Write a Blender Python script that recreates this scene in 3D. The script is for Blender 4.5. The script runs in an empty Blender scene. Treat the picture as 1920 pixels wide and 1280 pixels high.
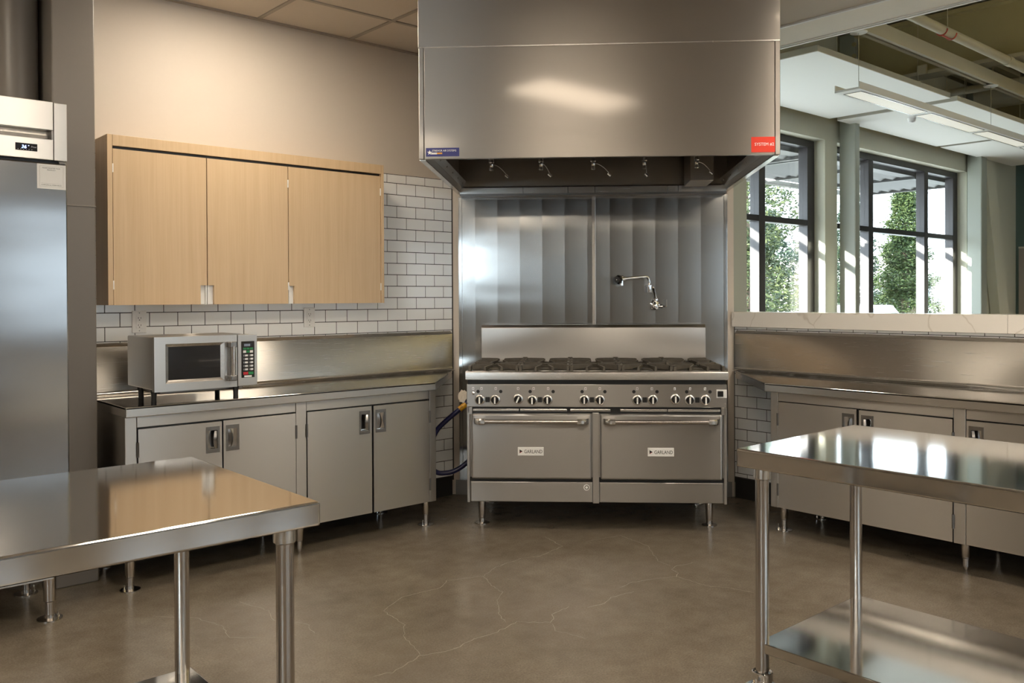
import bpy, bmesh, math, random
from mathutils import Vector, Matrix
random.seed(7)
SC = bpy.context.scene
COL = SC.collection
S = math.sqrt(.5)

# ------------------------------------------------------------------ camera
# building axes: X = u (along the window wall, away from camera), Y = -v (v = distance from the window wall)
F_PX, PX, PY = 1633.33, 981.62, 570.66
yaw, pitch, roll = (math.radians(a) for a in (3.3189 - 45.0, .4402, -.2518))
fwd = Vector((-math.sin(yaw) * math.cos(pitch), math.cos(yaw) * math.cos(pitch), -math.sin(pitch)))
rt = Vector((math.cos(yaw), math.sin(yaw), 0))
up = rt.cross(fwd)
r2 = rt * math.cos(roll) + up * math.sin(roll)
u2 = -rt * math.sin(roll) + up * math.cos(roll)
cd = bpy.data.cameras.new('camera')
cam = bpy.data.objects.new('camera', cd)
COL.objects.link(cam)
cam.matrix_world = Matrix(((r2.x, u2.x, -fwd.x, -3.628), (r2.y, u2.y, -fwd.y, -4.806), (r2.z, u2.z, -fwd.z, 1.3526), (0, 0, 0, 1)))
cd.sensor_width = 36
cd.lens = F_PX / 1920 * 36
cd.shift_x = (960 - PX) / 1920
cd.shift_y = (PY - 640) / 1920
cd.clip_end = 300
SC.camera = cam

# ------------------------------------------------------------------ sky, sun, exposure
W = bpy.data.worlds.new('sky')
SC.world = W
W.use_nodes = True
bg = W.node_tree.nodes['Background']
bg.inputs[0].default_value = (.78, .90, 1.0, 1)
bg.inputs[1].default_value = 5.2
sl = bpy.data.lights.new('sun', 'SUN')
sl.energy = 16.0
sl.angle = .009
sl.color = (1, .95, .86)
sun = bpy.data.objects.new('sun', sl)
COL.objects.link(sun)
sd = Vector((2.6, -1.0, -.65))            # travels inwards through the window wall
sun.rotation_euler = sd.to_track_quat('-Z', 'Y').to_euler()
sun.location = (-6, 8, 9)
TROFFER = 10.0                            # strength of the kitchen ceiling lights
SC.view_settings.view_transform = 'Standard'
SC.view_settings.look = 'None'
SC.view_settings.gamma = 1
SC.view_settings.use_curve_mapping = False
SC.view_settings.exposure = 1.15

# ------------------------------------------------------------------ materials
MAT = {}
def new_mat(name):
    m = bpy.data.materials.new(name)
    m.use_nodes = True
    MAT[name] = m
    nt = m.node_tree
    return m, nt, nt.nodes['Principled BSDF']
def setin(b, **k):
    for n, v in k.items():
        b.inputs[n.replace('_', ' ')].default_value = v
def c4(c): return (c[0], c[1], c[2], 1)
def plain(name, col, rough=.5, metal=0, noise=0, nscale=20, bump=0, coat=0, spec=.5):
    m, nt, b = new_mat(name)
    b.inputs['Base Color'].default_value = c4(col)
    b.inputs['Roughness'].default_value = rough
    b.inputs['Metallic'].default_value = metal
    b.inputs['Coat Weight'].default_value = coat
    b.inputs['Specular IOR Level'].default_value = spec
    if noise or bump:
        tc = nt.nodes.new('ShaderNodeTexCoord')
        n = nt.nodes.new('ShaderNodeTexNoise')
        n.inputs['Scale'].default_value = nscale
        n.inputs['Detail'].default_value = 5
        nt.links.new(tc.outputs['Object'], n.inputs['Vector'])
        if noise:
            mx = nt.nodes.new('ShaderNodeMix'); mx.data_type = 'RGBA'
            mx.inputs[6].default_value = c4([x * (1 - noise) for x in col])
            mx.inputs[7].default_value = c4([min(1, x * (1 + noise)) for x in col])
            nt.links.new(n.outputs[0], mx.inputs[0])
            nt.links.new(mx.outputs[2], b.inputs['Base Color'])
        if bump:
            bp = nt.nodes.new('ShaderNodeBump')
            bp.inputs['Strength'].default_value = bump
            bp.inputs['Distance'].default_value = .002
            nt.links.new(n.outputs[0], bp.inputs['Height'])
            nt.links.new(bp.outputs[0], b.inputs['Normal'])
    return m
def emit(name, col, strength):
    m, nt, b = new_mat(name)
    b.inputs['Base Color'].default_value = c4(col)
    b.inputs['Emission Color'].default_value = c4(col)
    b.inputs['Emission Strength'].default_value = strength
    return m
def steel(name, col=(.56, .545, .52), rough=.3, aniso=.6, vert=True, wave=.0, wscale=1.2, grain=.12, gdir='z', strips=0, wz=1.0, sharp=None):
    """brushed sheet steel: anisotropic gloss, fine grain in the gloss, slow waviness of the sheet"""
    m, nt, b = new_mat(name)
    L = nt.links
    b.inputs['Base Color'].default_value = c4(col)
    b.inputs['Metallic'].default_value = 1
    tc = nt.nodes.new('ShaderNodeTexCoord')
    mp = nt.nodes.new('ShaderNodeMapping')
    mp.inputs['Scale'].default_value = {'z': (6, 6, 420), 'x': (420, 420, 5), 'u': (4, 300, 300)}[gdir]
    n = nt.nodes.new('ShaderNodeTexNoise')
    n.inputs['Scale'].default_value = 1
    n.inputs['Detail'].default_value = 3
    L.new(tc.outputs['Object'], mp.inputs[0]); L.new(mp.outputs[0], n.inputs['Vector'])
    mr = nt.nodes.new('ShaderNodeMapRange')
    mr.inputs['To Min'].default_value = rough * (1 - grain)
    mr.inputs['To Max'].default_value = rough * (1 + grain)
    L.new(n.outputs[0], mr.inputs[0])
    rsock = mr.outputs[0]
    if aniso:
        tg = nt.nodes.new('ShaderNodeTangent'); tg.direction_type = 'RADIAL'; tg.axis = 'Z'
        L.new(tg.outputs[0], b.inputs['Tangent'])
        b.inputs['Anisotropic'].default_value = aniso
        b.inputs['Anisotropic Rotation'].default_value = .25 if vert else 0
    if strips:                                    # polishing bands of the wall sheets, along the diagonal wall
        sp = nt.nodes.new('ShaderNodeVectorMath'); sp.operation = 'DOT_PRODUCT'
        sp.inputs[1].default_value = (S, -S, 0)
        geo = nt.nodes.new('ShaderNodeNewGeometry')
        L.new(geo.outputs['Position'], sp.inputs[0])
        ml = nt.nodes.new('ShaderNodeMath'); ml.operation = 'MULTIPLY'; ml.inputs[1].default_value = 1 / .1535
        L.new(sp.outputs['Value'], ml.inputs[0])
        ad = nt.nodes.new('ShaderNodeMath'); ad.operation = 'ADD'; ad.inputs[1].default_value = .98
        L.new(ml.outputs[0], ad.inputs[0])
        fl = nt.nodes.new('ShaderNodeMath'); fl.operation = 'FLOOR'
        L.new(ad.outputs[0], fl.inputs[0])
        fr = nt.nodes.new('ShaderNodeMath'); fr.operation = 'FRACT'
        L.new(ad.outputs[0], fr.inputs[0])
        wn = nt.nodes.new('ShaderNodeTexWhiteNoise'); wn.noise_dimensions = '1D'
        L.new(fl.outputs[0], wn.inputs['W'])
        m2 = nt.nodes.new('ShaderNodeMapRange'); m2.inputs['To Min'].default_value = .85; m2.inputs['To Max'].default_value = 1.2
        L.new(fr.outputs[0], m2.inputs[0])
        mu = nt.nodes.new('ShaderNodeMath'); mu.operation = 'MULTIPLY'
        L.new(rsock, mu.inputs[0]); L.new(m2.outputs[0], mu.inputs[1])
        rsock = mu.outputs[0]
        mx = nt.nodes.new('ShaderNodeMix'); mx.data_type = 'RGBA'
        mx.inputs[6].default_value = c4([x * .96 for x in col]); mx.inputs[7].default_value = c4([x * 1.03 for x in col])
        L.new(fr.outputs[0], mx.inputs[0]); L.new(mx.outputs[2], b.inputs['Base Color'])
    L.new(rsock, b.inputs['Roughness'])
    if wave:
        n2 = nt.nodes.new('ShaderNodeTexNoise')
        n2.inputs['Scale'].default_value = wscale
        n2.inputs['Detail'].default_value = 1
        mp3 = nt.nodes.new('ShaderNodeMapping'); mp3.inputs['Scale'].default_value = (1, 1, wz)
        L.new(tc.outputs['Object'], mp3.inputs[0]); L.new(mp3.outputs[0], n2.inputs['Vector'])
        bp = nt.nodes.new('ShaderNodeBump')
        bp.inputs['Strength'].default_value = wave
        bp.inputs['Distance'].default_value = .05
        L.new(n2.outputs[0], bp.inputs['Height']); L.new(bp.outputs[0], b.inputs['Normal'])
    if sharp:                                     # a faint sharper sheen over the brushed gloss
        g = nt.nodes.new('ShaderNodeBsdfGlossy'); g.inputs['Color'].default_value = c4(col); g.inputs['Roughness'].default_value = sharp[1]
        if wave: L.new(bp.outputs[0], g.inputs['Normal'])
        ms = nt.nodes.new('ShaderNodeMixShader'); ms.inputs[0].default_value = sharp[0]
        L.new(b.outputs[0], ms.inputs[1]); L.new(g.outputs[0], ms.inputs[2]); L.new(ms.outputs[0], nt.nodes['Material Output'].inputs[0])
    return m

steel('steel', col=(.62, .61, .59), rough=.30, aniso=.55, wave=.05)
steel('steel_door', col=(.56, .545, .52), rough=.33, aniso=.9, wave=.04)
steel('steel_hood', col=(.42, .39, .355), rough=.40, aniso=.9, vert=True, sharp=(.07, .10), wz=2.5, wave=.02, wscale=.9)
steel('steel_inner', col=(.42, .39, .35), rough=.30, aniso=.5, wave=.05)
steel('steel_panel', col=(.47, .475, .47), rough=.16, aniso=.7, vert=False, wave=.05, wscale=1.0, wz=4, strips=1)
steel('steel_range', col=(.405, .397, .385), rough=.30, aniso=.93, wave=.04)
steel('steel_top', col=(.66, .65, .63), rough=.075, aniso=0, wave=.006, wscale=2.0, gdir='u', grain=.15)
steel('steel_edge', col=(.66, .645, .62), rough=.26, aniso=.4, wave=.05, wscale=3)
steel('steel_splash', col=(.52, .50, .47), rough=.27, grain=.04, aniso=.93, wave=.04)
steel('steel_tube', col=(.52, .49, .46), rough=.22, aniso=0, gdir='x')
plain('chrome', (.82, .82, .82), .07, 1)
plain('dark_steel', (.22, .21, .20), .3, 1)
plain('handle_steel', (.35, .345, .34), .25, 1)
plain('iron', (.095, .083, .066), .55, .3, noise=.3, nscale=40, bump=.4)
plain('black', (.012, .012, .012), .35)
plain('black_gloss', (.015, .015, .017), .12, coat=.3)
plain('rubber', (.018, .017, .016), .55)
plain('wall_paint', (.575, .515, .445), .6, noise=.015, nscale=60, bump=.08)
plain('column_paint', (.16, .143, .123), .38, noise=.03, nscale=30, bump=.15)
plain('tile_white', (.86, .87, .87), .10, noise=.015, nscale=3)
plain('grout', (.055, .052, .05), .8)
plain('ceiling_tile', (.60, .545, .47), .85, noise=.03, nscale=90, bump=.25)
plain('tbar', (.36, .32, .27), .55)
plain('soffit_paint', (.84, .80, .71), .7, noise=.02, nscale=30)
plain('white_metal', (.80, .80, .78), .4)
plain('white_plastic', (.78, .77, .75), .35)
plain('hall_paint', (.62, .61, .50), .65, noise=.015, nscale=20)
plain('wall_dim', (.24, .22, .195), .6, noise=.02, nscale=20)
plain('hall_green', (.10, .155, .14), .6)
plain('hall_column', (.36, .38, .33), .45)
plain('fabric_panel', (.33, .29, .25), .9)
plain('deck_paint', (.36, .33, .215), .6)
plain('girder_paint', (.40, .35, .19), .55, noise=.03, nscale=8)
plain('pipe_paint', (.50, .46, .34), .45)
plain('red_paint', (.45, .06, .03), .5)
plain('cloud_white', (.87, .87, .84), .75)
plain('cloud_edge', (.42, .40, .33), .7)
plain('frame_bronze', (.045, .042, .044), .35, .2)
plain('canopy_metal', (.035, .035, .035), .45, .4)
plain('marble_base', (.78, .74, .69), .2)
plain('hose_blue', (.012, .014, .075), .35, coat=.2)
plain('tag_yellow', (.75, .38, .02), .4)
plain('sticker_red', (.72, .045, .02), .35)
plain('sticker_navy', (.012, .016, .16), .3)
plain('ink_white', (.85, .85, .85), .5)
plain('ink_black', (.02, .02, .02), .5)
plain('ink_orange', (.75, .33, .04), .5)
plain('paper', (.80, .79, .76), .6)
plain('button_green', (.02, .22, .07), .4)
plain('button_red', (.55, .03, .04), .4)
plain('bag_film', (.62, .56, .47), .18, bump=.5, nscale=40)
plain('asphalt', (.36, .36, .35), .9, noise=.1, nscale=2)
plain('grass', (.10, .16, .05), .9, noise=.3, nscale=4)
plain('stucco', (.80, .79, .77), .8)
plain('bark', (.10, .07, .05), .9, noise=.3, nscale=8)
plain('car_paint', (.60, .60, .62), .25, .3)
plain('window_dark', (.05, .06, .07), .1)
emit('troffer_glow', (1.0, .86, .69), TROFFER)
emit('square_glow', (1.0, .86, .69), TROFFER * 1.4)
emit('lens_glow', (1.0, .95, .84), .12)
emit('added_uplight_glow', (1.0, .84, .52), 40.0)  # added glow that brightens the hall deck from unseen pendants
emit('led_blue', (.25, .45, 1.0), 4.0)
emit('led_dim', (.30, .34, .42), .25)

def leaf_mat(name, a, b_):
    m, nt, b = new_mat(name)
    oi = nt.nodes.new('ShaderNodeNewGeometry')
    cr = nt.nodes.new('ShaderNodeMix'); cr.data_type = 'RGBA'
    cr.inputs[6].default_value = c4(a); cr.inputs[7].default_value = c4(b_)
    nt.links.new(oi.outputs['Random Per Island'], cr.inputs[0])
    nt.links.new(cr.outputs[2], b.inputs['Base Color'])
    b.inputs['Roughness'].default_value = .6
    b.inputs['Specular IOR Level'].default_value = .2
    return m
leaf_mat('leaf_conifer', (.010, .024, .008), (.05, .07, .022))
leaf_mat('leaf_broad', (.014, .027, .012), (.065, .08, .032))
leaf_mat('leaf_dark', (.010, .022, .016), (.04, .06, .037))

def glass_mat(name, tint=(.97, .985, .98), refl=.07):
    m, nt, b = new_mat(name)
    nt.nodes.remove(b)
    out = nt.nodes['Material Output']
    t = nt.nodes.new('ShaderNodeBsdfTransparent'); t.inputs[0].default_value = c4(tint)
    g = nt.nodes.new('ShaderNodeBsdfGlossy'); g.inputs['Roughness'].default_value = .01
    mx = nt.nodes.new('ShaderNodeMixShader'); mx.inputs[0].default_value = refl
    nt.links.new(t.outputs[0], mx.inputs[1]); nt.links.new(g.outputs[0], mx.inputs[2])
    nt.links.new(mx.outputs[0], out.inputs[0])
glass_mat('glass')
glass_mat('glass_tinted', (.55, .555, .555))

def wood_mat():
    m, nt, b = new_mat('maple')
    L = nt.links
    tc = nt.nodes.new('ShaderNodeTexCoord')
    mp = nt.nodes.new('ShaderNodeMapping'); mp.inputs['Scale'].default_value = (38, 38, 1.1)
    n = nt.nodes.new('ShaderNodeTexNoise'); n.inputs['Scale'].default_value = 1; n.inputs['Detail'].default_value = 6; n.inputs['Distortion'].default_value = .6
    L.new(tc.outputs['Object'], mp.inputs[0]); L.new(mp.outputs[0], n.inputs['Vector'])
    mp2 = nt.nodes.new('ShaderNodeMapping'); mp2.inputs['Scale'].default_value = (160, 160, 4)
    n2 = nt.nodes.new('ShaderNodeTexNoise'); n2.inputs['Scale'].default_value = 1; n2.inputs['Detail'].default_value = 3
    L.new(tc.outputs['Object'], mp2.inputs[0]); L.new(mp2.outputs[0], n2.inputs['Vector'])
    mr = nt.nodes.new('ShaderNodeMix'); mr.data_type = 'FLOAT'; mr.inputs[0].default_value = .4
    L.new(n.outputs[0], mr.inputs[2]); L.new(n2.outputs[0], mr.inputs[3])
    cr = nt.nodes.new('ShaderNodeValToRGB')
    cr.color_ramp.elements[0].position = .3; cr.color_ramp.elements[0].color = (.525, .375, .22, 1)
    cr.color_ramp.elements[1].position = .7; cr.color_ramp.elements[1].color = (.61, .455, .285, 1)
    L.new(mr.outputs[0], cr.inputs[0]); L.new(cr.outputs[0], b.inputs['Base Color'])
    b.inputs['Roughness'].default_value = .38
wood_mat()

def marble_mat():
    m, nt, b = new_mat('quartz')
    L = nt.links
    tc = nt.nodes.new('ShaderNodeTexCoord')
    n = nt.nodes.new('ShaderNodeTexNoise'); n.inputs['Scale'].default_value = 1.6; n.inputs['Detail'].default_value = 4
    L.new(tc.outputs['Object'], n.inputs['Vector'])
    vm = nt.nodes.new('ShaderNodeVectorMath'); vm.operation = 'MULTIPLY_ADD'
    vm.inputs[1].default_value = (.9, .9, .9)
    L.new(n.outputs[1], vm.inputs[0]); L.new(tc.outputs['Object'], vm.inputs[2])
    v = nt.nodes.new('ShaderNodeTexVoronoi'); v.feature = 'DISTANCE_TO_EDGE'; v.inputs['Scale'].default_value = 1.7
    L.new(vm.outputs[0], v.inputs['Vector'])
    cr = nt.nodes.new('ShaderNodeValToRGB')
    cr.color_ramp.elements[0].position = 0; cr.color_ramp.elements[0].color = (.60, .56, .50, 1)
    cr.color_ramp.elements[1].position = .014; cr.color_ramp.elements[1].color = (.76, .73, .68, 1)
    L.new(v.outputs[0], cr.inputs[0]); L.new(cr.outputs[0], b.inputs['Base Color'])
    b.inputs['Roughness'].default_value = .18
marble_mat()

def floor_mat():
    m, nt, b = new_mat('concrete')
    L = nt.links
    tc = nt.nodes.new('ShaderNodeTexCoord')
    def noise(sc, det, rough=.6):
        n = nt.nodes.new('ShaderNodeTexNoise'); n.inputs['Scale'].default_value = sc; n.inputs['Detail'].default_value = det
        n.inputs['Roughness'].default_value = rough
        L.new(tc.outputs['Object'], n.inputs['Vector']); return n
    a = noise(1.3, 6); f = noise(130, 4, .8); g = noise(9, 5)
    mx = nt.nodes.new('ShaderNodeMix'); mx.data_type = 'RGBA'
    mx.inputs[6].default_value = (.112, .092, .068, 1); mx.inputs[7].default_value = (.208, .176, .135, 1)
    add = nt.nodes.new('ShaderNodeMix'); add.data_type = 'FLOAT'; add.inputs[0].default_value = .4
    L.new(a.outputs[0], add.inputs[2]); L.new(g.outputs[0], add.inputs[3])
    mr = nt.nodes.new('ShaderNodeMapRange'); mr.inputs[1].default_value = .32; mr.inputs[2].default_value = .68
    L.new(add.outputs[0], mr.inputs[0]); L.new(mr.outputs[0], mx.inputs[0])
    sp = nt.nodes.new('ShaderNodeMapRange'); sp.inputs[1].default_value = .3; sp.inputs[2].default_value = .75; sp.inputs[3].default_value = .72; sp.inputs[4].default_value = 1.35
    L.new(f.outputs[0], sp.inputs[0])
    ml = nt.nodes.new('ShaderNodeVectorMath'); ml.operation = 'SCALE'
    L.new(mx.outputs[2], ml.inputs[0]); L.new(sp.outputs[0], ml.inputs['Scale'])
    L.new(ml.outputs[0], b.inputs['Base Color'])
    rr = nt.nodes.new('ShaderNodeMapRange'); rr.inputs[3].default_value = .16; rr.inputs[4].default_value = .30
    L.new(g.outputs[0], rr.inputs[0]); L.new(rr.outputs[0], b.inputs['Roughness'])
    b.inputs['Specular IOR Level'].default_value = .42
floor_mat()
plain('crack_fill', (.27, .23, .175), .5)

# ------------------------------------------------------------------ mesh helpers
def mW(p): return Vector((p[0], -p[1], p[2]))                       # (u, v, z) building coordinates
def mL(p): return Vector((-p[0], -p[1], p[2]))                      # (s, d, z): along the left wall from the corner, out from it
def mR(p): return Vector((1.351 - p[1], -(1.351 + p[0]), p[2]))     # (s, d, z): along the half wall, out from it
def mD(p): return Vector((.6755 + S * p[0] + S * p[1], -.6755 - S * p[0] + S * p[1], p[2]))  # diagonal wall: x right, y into it

class MB:
    def __init__(s, mp=mW): s.bm = bmesh.new(); s.mp = mp
    def pts(s, ps): return [s.bm.verts.new(s.mp(p)) for p in ps]
    def box(s, x0, x1, y0, y1, z0, z1):
        v = s.pts([(x, y, z) for z in (z0, z1) for y in (y0, y1) for x in (x0, x1)])
        for f in ((0, 1, 3, 2), (4, 6, 7, 5), (0, 4, 5, 1), (1, 5, 7, 3), (3, 7, 6, 2), (2, 6, 4, 0)):
            s.bm.faces.new([v[i] for i in f])
        return s
    def loft(s, rings, closed=True, caps=True):
        vr = [s.pts(r) for r in rings]
        n = len(vr[0])
        for a, b in zip(vr[:-1], vr[1:]):
            for i in range(n if closed else n - 1):
                j = (i + 1) % n
                s.bm.faces.new((a[i], a[j], b[j], b[i]))
        if caps:
            s.bm.faces.new(vr[0][::-1]); s.bm.faces.new(vr[-1])
        return s
    def prism(s, poly, z0, z1):
        return s.loft([[(x, y, z) for x, y in poly] for z in (z0, z1)])
    def prism_x(s, poly, x0, x1):                                   # poly of (y, z)
        return s.loft([[(x, y, z) for y, z in poly] for x in (x0, x1)])
    def prism_y(s, poly, y0, y1):                                   # poly of (x, z)
        return s.loft([[(x, y, z) for x, z in poly] for y in (y0, y1)])
    def tube(s, path, r, n=10, caps=True):
        path = [Vector(p) for p in path]
        rr = r if isinstance(r, (list, tuple)) else [r] * len(path)
        rings = []
        ref = None
        for i, p in enumerate(path):
            a = path[max(0, i - 1)]; b = path[min(len(path) - 1, i + 1)]
            t = (b - a).normalized()
            if ref is None:
                ref = Vector((0, 0, 1)) if abs(t.z) < .9 else Vector((1, 0, 0))
            x = t.cross(ref).normalized(); y = x.cross(t).normalized(); ref = y
            rings.append([tuple(p + (x * math.cos(k) + y * math.sin(k)) * rr[i]) for k in [2 * math.pi * q / n for q in range(n)]])
        return s.loft(rings, True, caps)
    def cyl(s, p0, p1, r0, r1=None, n=16): return s.tube([p0, p1], [r0, r0 if r1 is None else r1], n)
    def lathe(s, c, prof, n=20):                                    # profile of (r, z) about the vertical at c
        return s.loft([[(c[0] + r * math.cos(k), c[1] + r * math.sin(k), c[2] + z) for k in [2 * math.pi * q / n for q in range(n)]] for r, z in prof])
    def lathe_y(s, c, prof, n=20):                                  # profile of (r, y) about the y axis through c
        return s.loft([[(c[0] + r * math.cos(k), c[1] + y, c[2] + r * math.sin(k)) for k in [2 * math.pi * q / n for q in range(n)]] for r, y in prof])
    def grid(s, fn, nu, nv):
        v = [[s.bm.verts.new(s.mp(fn(i / nu, j / nv))) for j in range(nv + 1)] for i in range(nu + 1)]
        for i in range(nu):
            for j in range(nv):
                s.bm.faces.new((v[i][j], v[i + 1][j], v[i + 1][j + 1], v[i][j + 1]))
        return s

OFF = {}
def finish(b, off, mat, bevel, smooth, name, seg=2):
    bm = b.bm
    if bevel:
        bmesh.ops.remove_doubles(bm, verts=bm.verts, dist=1e-6)
        bmesh.ops.recalc_face_normals(bm, faces=bm.faces)
        ed = [e for e in bm.edges if len(e.link_faces) == 2 and e.calc_face_angle(0) > .5]
        bmesh.ops.bevel(bm, geom=ed, offset=bevel, segments=seg, affect='EDGES', clamp_overlap=True, profile=.5)
    bmesh.ops.recalc_face_normals(bm, faces=bm.faces)
    if off is None:
        xs = [v.co for v in bm.verts]
        mn = Vector([min(c[i] for c in xs) for i in range(3)]); mxx = Vector([max(c[i] for c in xs) for i in range(3)])
        off = Vector(((mn.x + mxx.x) / 2, (mn.y + mxx.y) / 2, mn.z))
    for v in bm.verts: v.co -= off
    me = bpy.data.meshes.new(name)
    bm.to_mesh(me); bm.free()
    me.materials.append(MAT[mat])
    if smooth or bevel:
        for p in me.polygons: p.use_smooth = True
        me.set_sharp_from_angle(angle=math.radians(12 if bevel else 35))
    return me, off
def tag(o, label=None, cat=None, group=None, kind=None):
    if label: o['label'] = label
    if cat: o['category'] = cat
    if group: o['group'] = group
    if kind: o['kind'] = kind
    return o
def thing(name, base, label, cat, group=None, mp=mW, kind=None):
    o = bpy.data.objects.new(name, None)
    COL.objects.link(o)
    p = mp(base); o.location = p; o.empty_display_size = .1
    OFF[o.name] = p.copy()
    return tag(o, label, cat, group, kind)
def part(name, b, mat, parent, bevel=0, smooth=True, label=None, kind=None, seg=2):
    me, off = finish(b, OFF[parent.name], mat, bevel, smooth, name, seg)
    o = bpy.data.objects.new(name, me)
    COL.objects.link(o); o.parent = parent
    OFF[o.name] = OFF[parent.name] if parent.type == 'EMPTY' or parent.parent else OFF[parent.name]
    return tag(o, label, None, None, kind)
def single(name, b, mat, label=None, cat=None, bevel=0, smooth=True, group=None, kind=None, seg=2):
    me, off = finish(b, None, mat, bevel, smooth, name, seg)
    o = bpy.data.objects.new(name, me)
    COL.objects.link(o); o.location = off
    OFF[o.name] = off.copy()
    return tag(o, label, cat, group, kind)
def struct(name, b, mat, bevel=0, smooth=False, label=None): return single(name, b, mat, label, None, bevel, smooth, None, 'structure')
def share(src, parent, delta, name=None):
    """linked copy of a part, moved by delta"""
    o = src.copy(); o.name = name or src.name.split('.')[0]
    COL.objects.link(o); o.parent = parent; o.location = src.location + delta
    OFF[o.name] = OFF[parent.name]
    return o
def text_part(txt, size, origin, xdir, ydir, mat, parent, name='lettering', depth=.0006, align='LEFT', width=1.0, shear=0, fit=None):
    """lettering as real mesh; origin/xdir/ydir in world axes"""
    cu = bpy.data.curves.new('t', 'FONT'); cu.body = txt; cu.size = size; cu.align_x = align; cu.extrude = depth; cu.shear = shear
    cu.resolution_u = 3
    to = bpy.data.objects.new('t', cu)
    COL.objects.link(to)
    me = bpy.data.meshes.new_from_object(to.evaluated_get(bpy.context.evaluated_depsgraph_get()))
    bpy.data.objects.remove(to); bpy.data.curves.remove(cu)
    if fit: width = fit / max(1e-6, max(v.co.x for v in me.vertices) - min(v.co.x for v in me.vertices))
    xd = Vector(xdir).normalized(); yd = Vector(ydir).normalized(); zd = xd.cross(yd)
    off = OFF[parent.name]
    for v in me.vertices:
        v.co = Vector(origin) + xd * v.co.x * width + yd * v.co.y + zd * v.co.z - off
    me.name = name
    me.materials.clear(); me.materials.append(MAT[mat])
    o = bpy.data.objects.new(name, me)
    COL.objects.link(o); o.parent = parent
    OFF[o.name] = off
    return o
UP = (0, 0, 1)
XL_ = (1, 0, 0)            # reading direction on faces towards the left wall's front
XD_ = (S, -S, 0)           # reading direction on the diagonal
def arc_pts(cx, cz, r, a0, a1, n): return [(cx + r * math.cos(a0 + (a1 - a0) * i / n), cz + r * math.sin(a0 + (a1 - a0) * i / n)) for i in range(n + 1)]

# ================================================================== THE SETTING
ZC = 2.974
fl = struct('floor', MB().box(-8, 10.5, -.3, 9.5, -.1, 0), 'concrete')
# fine cracks of the polished slab
CRACKS = [
 ([(-1.963,2.12),(-1.894,2.141),(-1.744,2.088),(-1.666,2.114),(-1.575,2.117),(-1.488,2.099),(-1.374,2.099),(-1.235,2.075),(-1.142,2.179),(-1.073,2.116),(-.948,2.091)],.0032),
 ([(-.908,2.155),(-.811,2.174),(-.733,2.139),(-.594,2.155)],.0028),
 ([(-.605,2.076),(-.524,2.057),(-.397,2.1),(-.276,2.151),(-.233,2.125),(-.211,2.066),(-.16,2.044),(-.023,2.076)],.0028),
 ([(-.276,2.151),(-.286,2.332),(-.233,2.417),(-.203,2.535)],.0022),
 ([(-1.744,2.088),(-1.708,2.012),(-1.686,1.902),(-1.605,1.782),(-1.584,1.591),(-1.434,1.499),(-1.225,1.51),(-1.136,1.448),(-.964,1.516),(-.829,1.447),(-.643,1.422),(-.54,1.459),(-.33,1.409),(-.264,1.203)],.0020),
 ([(-.964,1.516),(-1.025,1.646),(-1.046,1.756),(-1.129,1.822),(-1.241,1.964),(-1.276,2.045)],.0020),
 ([(-1.142,2.179),(-1.186,2.254),(-1.158,2.399)],.0016),
 ([(-.17,2.034),(-.153,1.928),(.018,1.727),(.069,1.476),(-.163,1.432)],.0018),
 ([(-2.35,.98),(-2.22,1.12),(-2.17,1.30),(-2.20,1.42),(-2.08,1.55)],.0016),
 ([(-2.0,1.05),(-1.95,1.25),(-1.99,1.36),(-1.9,1.5),(-1.93,1.62)],.0016),
]
rc = random.Random(3)
for path, wd in CRACKS:
    pts = []
    for a, b in zip(path[:-1], path[1:]):
        L = math.hypot(b[0] - a[0], b[1] - a[1]); n = max(2, int(L / .022))
        for i in range(n):
            t = i / n
            pts.append((a[0] + (b[0] - a[0]) * t + rc.uniform(-.006, .006), a[1] + (b[1] - a[1]) * t + rc.uniform(-.006, .006)))
    pts.append(path[-1])
    b = MB()
    vs = []
    for i, p in enumerate(pts):
        q0 = pts[max(0, i - 1)]; q1 = pts[min(len(pts) - 1, i + 1)]
        dx, dy = q1[0] - q0[0], q1[1] - q0[1]; L = math.hypot(dx, dy) or 1
        w = wd * rc.uniform(.2, .5) * (.35 if i in (0, len(pts) - 1) else 1)
        vs.append((b.bm.verts.new(mW((p[0] - dy / L * w, p[1] + dx / L * w, .0003))), b.bm.verts.new(mW((p[0] + dy / L * w, p[1] - dx / L * w, .0003)))))
    for p, q in zip(vs[:-1], vs[1:]): b.bm.faces.new((p[0], q[0], q[1], p[1]))
    part('crack', b, 'crack_fill', fl, smooth=False)

# left wall (outer wall of the building); the glazed stretch follows beyond the range corner
wl = struct('wall_left', MB().box(-8, 1.45, -.254, -.004, 0, 4.45), 'wall_paint')
gz = MB()
gz.box(-2.36, 0.004, -.004, -.0025, .10, 2.162)
part('grout_bed', gz, 'grout', wl, smooth=False)
# the glazed wall of the hall
OPEN = [(1.62, 4.966), (5.22, 8.673)]
hw = MB()
hw.box(1.45, 10.75, -.254, 0, 3.023, 4.45)
hw.box(1.45, 10.75, -.254, 0, 0, .86)
for a, b in ((1.45, OPEN[0][0]), (OPEN[0][1], OPEN[1][0]), (OPEN[1][1], 10.75)): hw.box(a, b, -.254, 0, .86, 3.023)
struct('wall_window', hw, 'hall_paint')
we = struct('wall_end', MB().box(10.45, 10.7, 0, 9.75, 0, 4.45), 'hall_green')
part('fabric_wainscot', MB().box(10.42, 10.45, .05, 9.4, 0, 2.05), 'fabric_panel', we, smooth=False)
part('wainscot_rail', MB().box(10.41, 10.45, .05, 9.4, 2.05, 2.075), 'hall_paint', we, smooth=False)
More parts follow.
